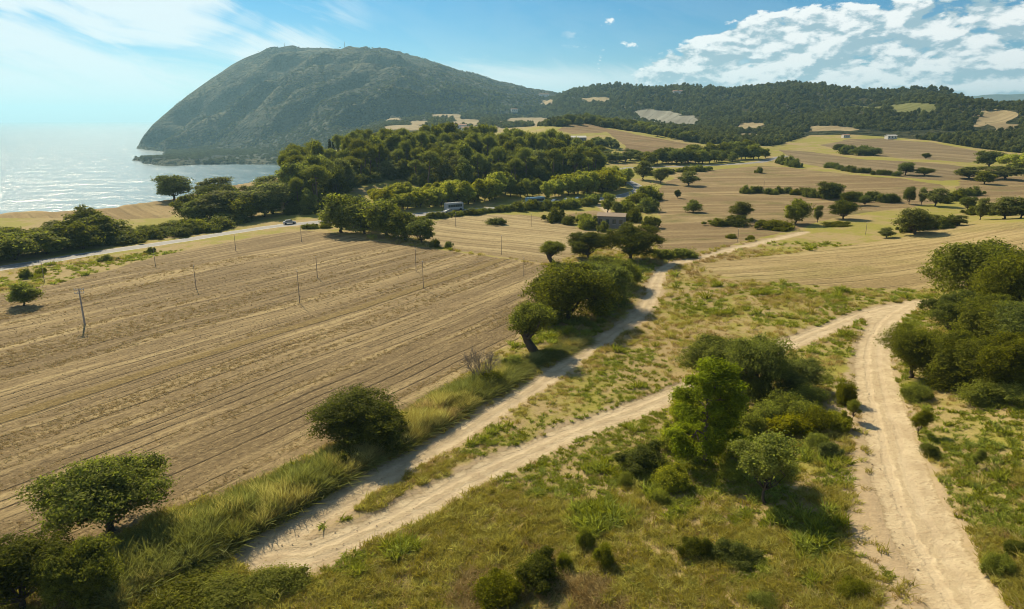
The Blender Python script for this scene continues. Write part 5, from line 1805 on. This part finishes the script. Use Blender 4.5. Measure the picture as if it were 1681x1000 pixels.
def box_verts(x0, x1, y0, y1, z0, z1, tx=0.0, ty=0.0):
    """box with a top drawn in by tx, ty"""
    v = [(x0, y0, z0), (x1, y0, z0), (x1, y1, z0), (x0, y1, z0), (x0 + tx, y0 + ty, z1), (x1 - tx, y0 + ty, z1), (x1 - tx, y1 - ty, z1), (x0 + tx, y1 - ty, z1)]
    f = [(3, 2, 1, 0), (4, 5, 6, 7), (0, 1, 5, 4), (1, 2, 6, 5), (2, 3, 7, 6), (3, 0, 4, 7)]
    return v, f


def poly_mesh(name, pieces, mat, bevel=0.0):
    import bmesh
    V, Fc = [], []
    for v, f in pieces:
        o = len(V)
        V += list(v)
        Fc += [tuple(i + o for i in q) for q in f]
    me = bpy.data.meshes.new(name)
    me.from_pydata(V, [], Fc)
    if bevel:
        bm = bmesh.new()
        bm.from_mesh(me)
        bmesh.ops.bevel(bm, geom=bm.edges[:], offset=bevel, segments=2, affect='EDGES', clamp_overlap=True)
        bm.to_mesh(me)
        bm.free()
    me.materials.append(mat)
    return me


def prism(prof, y0, y1, inset=0.0):
    """profile in x-z extruded across y"""
    n = len(prof)
    v = [(x, y0, z) for x, z in prof] + [(x, y1, z) for x, z in prof]
    f = [tuple(range(n)), tuple(range(2 * n - 1, n - 1, -1))] + [(i, i + n, (i + 1) % n + n, (i + 1) % n) for i in range(n)]
    return v, f


def wheel_mesh(r, w_, mat):
    th = np.linspace(0, 2 * math.pi, 15)[:-1]
    prof = [(r, z) for z in th]
    v = [(r * math.cos(t), -w_ / 2, r * math.sin(t)) for t in th] + [(r * math.cos(t), w_ / 2, r * math.sin(t)) for t in th]
    n = len(th)
    f = [tuple(range(n)), tuple(range(2 * n - 1, n - 1, -1))] + [(i, i + n, (i + 1) % n + n, (i + 1) % n) for i in range(n)]
    return poly_mesh('wheel', [(v, f)], mat)


M_glass = plain('dark_window_glass', (0.03, 0.045, 0.055), 0.1, 0.8)
M_tyre = plain('tyre_rubber', (0.02, 0.02, 0.02), 0.8)
M_lamp = plain('lamp_plastic', (0.6, 0.58, 0.52), 0.3, 0.6)
PAINT = {k: plain('paint_' + k, c, 0.25, 0.6) for k, c in (('white', (0.72, 0.73, 0.73)), ('silver', (0.42, 0.45, 0.47)), ('dark', (0.06, 0.075, 0.085)), ('blue', (0.16, 0.30, 0.42)))}
ME_wheel = wheel_mesh(0.33, 0.22, M_tyre)
ME_bwheel = wheel_mesh(0.5, 0.3, M_tyre)
body_prof = [(-2.1, 0.3), (-2.15, 0.62), (-2.0, 0.88), (-1.55, 0.95), (-1.15, 1.42), (0.45, 1.45), (1.05, 1.0), (1.9, 0.84), (2.12, 0.62), (2.1, 0.3)]
glass_prof = [(-1.42, 0.98), (-1.08, 1.36), (0.42, 1.39), (0.90, 1.0)]


def nearest_heading(x, y):
    i = int(np.argmin(np.hypot(road_l[:, 0] - x, road_l[:, 1] - y)))
    i = min(max(i, 1), len(road_l) - 2)
    t = road_l[i + 1] - road_l[i - 1]
    return math.atan2(t[1], t[0]), road_l[i], t / np.hypot(*t)


def on_road(px, side):
    i = int(np.argmin(np.abs(np.array([((p[0] / (p[1] * cp + CAM_Z * sp_)) * F + 840.5) for p in road_l[: int(len(road_l) * 0.68)]]) - px)))
    h, c, t = nearest_heading(*road_l[i])
    # exact place along the segment by its picture column
    best, bp = 1e9, c
    for k in range(max(i - 1, 0), min(i + 1, len(road_l) - 2) + 1):
        for s in np.linspace(0, 1, 21):
            p = road_l[k] * (1 - s) + road_l[k + 1] * s
            e = abs((p[0] / (p[1] * cp + CAM_Z * sp_)) * F + 840.5 - px)
            if e < best:
                best, bp = e, p
    x, y = bp[0] - t[1] * side, bp[1] + t[0] * side
    return x, y, float(ground_z(x, y)[0]), h


def car(px, side, colour, label):
    x, y, z, h = on_road(px, side)
    root = link('car', None, None, None, label, 'car', 'cars on the asphalt road', loc=(x, y, z))
    root.rotation_euler = (0, 0, h + (math.pi if side < 0 else 0))
    link('body', poly_mesh('car_body', [prism(body_prof, -0.87, 0.87)], PAINT[colour], 0.07), None, root)
    link('side_window', poly_mesh('car_window', [prism(glass_prof, -0.885, 0.885)], M_glass), None, root)
    link('windscreen', poly_mesh('windscreen', [([(0.50, -.7, 1.42), (0.50, .7, 1.42), (1.02, .76, 1.035), (1.02, -.76, 1.035)], [(0, 1, 2, 3)])], M_glass), None, root).location = (0.012, 0, 0.012)
    for s in (-1, 1):
        for wx in (-1.3, 1.32):
            link('wheel', ME_wheel, None, root, loc=(wx, s * 0.80, 0.33))
        link('headlight', poly_mesh('headlight', [box_verts(2.02, 2.13, s * .62 - .16, s * .62 + .16, .62, .76)], M_lamp), None, root)


def bus(px, side, colour, label, L=11.0):
    x, y, z, h = on_road(px, side)
    root = link('bus', None, None, None, label, 'bus', loc=(x, y, z))
    root.rotation_euler = (0, 0, h)
    link('body', poly_mesh('bus_body', [box_verts(-L / 2, L / 2, -1.25, 1.25, 0.4, 3.15, 0.1, 0.06)], PAINT[colour], 0.1), None, root)
    for s in (-1, 1):
        for k in range(6):
            x0 = -L / 2 + 0.6 + k * (L - 1.2) / 6
            link('window', poly_mesh('bus_window', [box_verts(x0 + .06, x0 + (L - 1.2) / 6 - .06, s * 1.235 - .03, s * 1.235 + .03, 1.5, 2.5)], M_glass), None, root)
        for wx in (-L * .3, L * .32):
            link('wheel', ME_bwheel, None, root, loc=(wx, s * 1.12, 0.5))
    link('windscreen', poly_mesh('bus_windscreen', [box_verts(L / 2 - .12, L / 2 + .01, -1.1, 1.1, 1.2, 2.7)], M_glass), None, root)


car(476, 1.5, 'silver', 'silver car in the sun on the road left of the tall clump')
car(733, -1.5, 'silver', 'small car directly behind the pale bus on the road')
car(838, -1.5, 'white', 'white car alone on the road right of the pale bus')
car(919, 2.6, 'white', 'white car, leftmost of three parked before the road bend')
car(939, 2.6, 'silver', 'silver car, middle of three parked before the road bend')
car(957, 2.6, 'blue', 'blue car, rightmost of three parked before the road bend')
bus(750, 2.2, 'silver', 'pale bus with dark windows on the road behind the centre field', 7.6)
bus(884, 2.4, 'blue', 'pale blue coach half hidden by the verge bushes on the road', 9.0)

# utility poles
M_conc = plain('weathered_concrete', (0.33, 0.30, 0.26), 0.9)
M_wood = plain('grey_pole_wood', (0.27, 0.22, 0.17), 0.9)
M_ins = plain('white_insulator', (0.75, 0.74, 0.70), 0.3, 0.5)


def pole(px, py, ptop, label, r=0.13, arm=True, mat=None):
    b = hit([px], [py])[0]
    a, s = ray(px, ptop)
    H = CAM_Z + math.hypot(b[0], b[1]) * float(s) - b[2]
    root = link('utility_pole', None, None, None, label, 'pole', 'utility poles in the fields', loc=(b[0], b[1], b[2]))
    root.rotation_euler = (0, 0, 0.3)
    v, q = tube_mesh([([(0, 0, -.4), (0, 0, H * .5), (0, 0, H)], [r * 1.25, r, r * .75])], 8)
    link('shaft', raw_mesh('pole_shaft', v, q), mat or M_wood, root)
    if arm:
        for k, zz in enumerate((H - 0.25, H - 0.85)):
            link('crossarm', poly_mesh('crossarm', [box_verts(-.75, .75, -.05, .05, zz, zz + .1)], M_conc), None, root)
            for xx in (-.68, -.25, .25, .68):
                v, q = tube_mesh([([(xx, 0, zz + .1), (xx, 0, zz + .2), (xx, 0, zz + .34)], [.03, .085, .05])], 6)
                link('insulator', raw_mesh('insulator', v, q), M_ins, root)
    else:
        v, q = tube_mesh([([(0, 0, H), (0, 0, H + .1), (0, 0, H + .25)], [.04, .09, .05])], 6)
        link('insulator', raw_mesh('insulator', v, q), M_ins, root)


pole(139, 533, 473, 'thick utility pole with white insulators, nearest in the ploughed field', 0.14, True, M_conc)
for px_, py_, tp_, lb in ((492, 498, 446, 'thin pole in the middle of the ploughed field'), (322, 474, 437, 'thin pole left of the middle of the ploughed field'),
                          (521, 456, 422, 'thin pole on the upper middle of the ploughed field'), (695, 473, 430, 'thin pole at the end of the grassy strip in the ploughed field'),
                          (683, 446, 410, 'thin pole behind the one at the grassy strip end'), (255, 436, 408, 'thin pole at the upper left edge of the ploughed field'),
                          (387, 412, 386, 'thin pole near the road at the top of the ploughed field'), (495, 397, 372, 'thin pole left of the tall roadside clump'),
                          (860, 454, 424, 'thin pole near the right corner of the ploughed field'), (823, 418, 388, 'thin pole on the border between ploughed and stubble field'),
                          (748, 372, 350, 'thin pole in the upper stubble field behind the border'), (872, 372, 352, 'thin pole right of the dark shrub in the centre stubble field'),
                          (73, 463, 430, 'thin pole beside the verge bushes at the far left'), (1211, 398, 376, 'thin pole beside the straight part of the track'),
                          (1421, 385, 366, 'thin pole on the pale field left of the crest bush'), (1253, 318, 296, 'thin pole behind the first field hedge')):
    pole(px_, py_, tp_, lb, 0.065, False)

# the barn and the far houses
M_wall = plain('grey_plaster', (0.20, 0.19, 0.175), 0.9)
M_roof = plain('fibre_cement_roof', (0.29, 0.22, 0.155), 0.9)
M_white = plain('white_plaster', (0.56, 0.54, 0.49), 0.9)
M_tile = plain('clay_tile_roof', (0.34, 0.20, 0.13), 0.9)
M_door = plain('painted_steel_door', (0.17, 0.20, 0.22), 0.6)


def house(px, py, L, Wd, Hh, rise, rz, label, wall, roof, name='house', bays=3, dist=None):
    b = hit([px], [py])[0]
    root = link(name, None, None, None, label, name, None, loc=(b[0], b[1], b[2] - 0.15))
    root.rotation_euler = (0, 0, rz)
    link('wall', poly_mesh('wall', [prism([(-Wd / 2, -1), (Wd / 2, -1), (Wd / 2, Hh), (0, Hh + rise), (-Wd / 2, Hh)], -L / 2, L / 2)], wall), None, root).rotation_euler = (0, 0, R(90))
    e = 0.35
    k = rise / (Wd / 2)
    rf = link('roof', poly_mesh('roof', [prism([(-Wd / 2 - e, Hh - k * e + .04), (0, Hh + rise + .04), (Wd / 2 + e, Hh - k * e + .04), (Wd / 2 + e, Hh - k * e + .2), (0, Hh + rise + .2), (-Wd / 2 - e, Hh - k * e + .2)], -L / 2 - e, L / 2 + e)], roof), None, root)
    rf.rotation_euler = (0, 0, R(90))
    for i in range(bays):
        xx = -L / 2 + (i + .5) * L / bays
        wn = link('window', poly_mesh('window', [box_verts(xx - .55, xx + .55, -Wd / 2 - .04, -Wd / 2 + .05, Hh * .42, Hh * .78)], M_glass), None, root)
        link('sill', poly_mesh('sill', [box_verts(xx - .65, xx + .65, -Wd / 2 - .12, -Wd / 2 + .02, Hh * .42 - .1, Hh * .42 - .005)], M_white), None, wn)
    link('door', poly_mesh('door', [box_verts(L / 2 - .02, L / 2 + .05, -1.1, 1.1, 0, Hh * .72)], M_door), None, root)
    return root


house(1004, 373, 9.0, 7.0, 4.2, 0.7, R(-14), 'grey barn with flat brown roof among garden bushes', M_wall, M_roof, 'barn', 4)
for px_, py_, L, Wd, Hh, rz, lb, wl, rf in ((752, 214, 26, 11, 8, .2, 'white farmhouse among the pale fields at the mountain foot', M_white, M_tile), (738, 212, 14, 9, 6, .4, 'small white outbuilding left of the white farmhouse', M_white, M_white),
                                            (766, 216, 16, 9, 6, -.1, 'low white building right of the white farmhouse', M_white, M_tile), (893, 159, 36, 12, 9, .1, 'white house on the saddle between mountain and hills', M_white, M_tile),
                                            (844, 184, 18, 10, 8, .3, 'tiny white house in the wood below the saddle', M_white, M_tile), (939, 233, 24, 9, 4, .15, 'long pale roofed shed in the trees below the knoll', M_wall, M_white),
                                            (1462, 228, 10, 6, 3.4, .1, 'pale house at the top of the grey slope field', M_white, M_white), (1388, 226, 7, 5, 3, .1, 'small white house left of the pale house on the slope', M_white, M_tile),
                                            (1112, 155, 20, 10, 7, 0, 'tiny pale house on the wooded skyline', M_white, M_tile)):
    house(px_, py_, L, Wd, Hh, Wd * 0.14, rz, lb, wl, rf, 'house', 3)

# masts on the mountain top
M_mast = plain('galvanised_steel', (0.16, 0.17, 0.18), 0.6)


def mast(px, py0, py1, wd, label):
    a, s0 = ray(px, py0)
    d = float(np.interp(float(a), MT_A, MT_D)) - 8
    x, y = d * math.sin(a), d * math.cos(a)
    z = float(ground_z(x, y)[0]) - 2
    H = CAM_Z + d * float(ray(px, py1)[1]) - z
    root = link('radio_mast', None, None, None, label, 'mast', 'masts on the mountain top', loc=(x, y, z))
    legs = [([(wd * math.cos(t), wd * math.sin(t), 0), (wd * .55 * math.cos(t), wd * .55 * math.sin(t), H * .6), (wd * .1 * math.cos(t), wd * .1 * math.sin(t), H)], [.45, .4, .3]) for t in (0.5, 2.6, 4.7)]
    for lg in legs:
        v, q = tube_mesh([lg], 4)
        link('leg', raw_mesh('mast_leg', v, q), M_mast, root)
    br = []
    for k in np.linspace(.06, .9, 8):
        w1, w2 = wd * (1 - .9 * k), wd * (1 - .9 * (k + .1))
        br += [([(w1 * math.cos(t), w1 * math.sin(t), H * k), (w2 * math.cos(t + 2.1), w2 * math.sin(t + 2.1), H * (k + .09))], [.25, .25]) for t in (0.5, 2.6, 4.7)]
    v, q = tube_mesh(br, 3)
    link('bracing', raw_mesh('mast_bracing', v, q), M_mast, root)


mast(566, 82, 68, 3.2, 'tall lattice mast on the right of the mountain top')
mast(569.5, 83, 76, 1.6, 'thin short mast just right of the tall lattice mast')
mast(467, 79, 70, 2.4, 'lattice mast on the left of the mountain top')
mast(474, 79, 75, 2.6, 'stubby mast beside the left lattice mast')
mast(491, 79, 74.5, 1.6, 'small mast between the left mast and the tall mast')

# stones along the bare bank and the turning place
def stone(seed):
    rg_ = np.random.default_rng(seed)
    th = np.linspace(0, 2 * math.pi, 8)[:-1]
    v = [(0, 0, -.05)]
    for zz, rr in ((0.0, .85), (.35, 1.0), (.7, .6)):
        v += [(math.cos(t) * rr * rg_.uniform(.75, 1.15) * .2, math.sin(t) * rr * rg_.uniform(.7, 1.1) * .16, zz * .16) for t in th]
    v.append((0, 0, .15))
    f = [(0, 1 + (i + 1) % 7, 1 + i) for i in range(7)]
    for k in range(2):
        f += [(1 + k * 7 + i, 1 + k * 7 + (i + 1) % 7, 8 + k * 7 + (i + 1) % 7, 8 + k * 7 + i) for i in range(7)]
    f += [(15 + i, 15 + (i + 1) % 7, 22) for i in range(7)]
    me = bpy.data.meshes.new('stone')
    me.from_pydata(v, [], f)
    me.materials.append(M_stone)
    return me


M_stone = plain('limestone', (0.36, 0.28, 0.185), 0.95)
N = 420
k_ = rg.integers(0, len(tc_l) - 1, N)
x_ = tc_l[k_, 0] - rg.uniform(1.4, 6.0, N)
y_ = tc_l[k_, 1] + rg.normal(size=N) * 2.2
tp = turn_p[rg.integers(0, len(turn_p), N)]
x2, y2 = tp[:, 0] + rg.normal(size=N) * 1.6, tp[:, 1] + rg.normal(size=N) * 1.6
m1 = rg.random(N) < 0.55
x_, y_ = np.where(m1, x_, x2), np.where(m1, y_, y2)
sc_ = rg.uniform(.18, .6, N) ** 1.2
scatter('loose_stones', np.stack([x_, y_, ground_z(x_, y_) - .08], 1), sc_, rg.uniform(0, 6.28, N), rg.integers(0, 2, N), [stone(1), stone(2)])
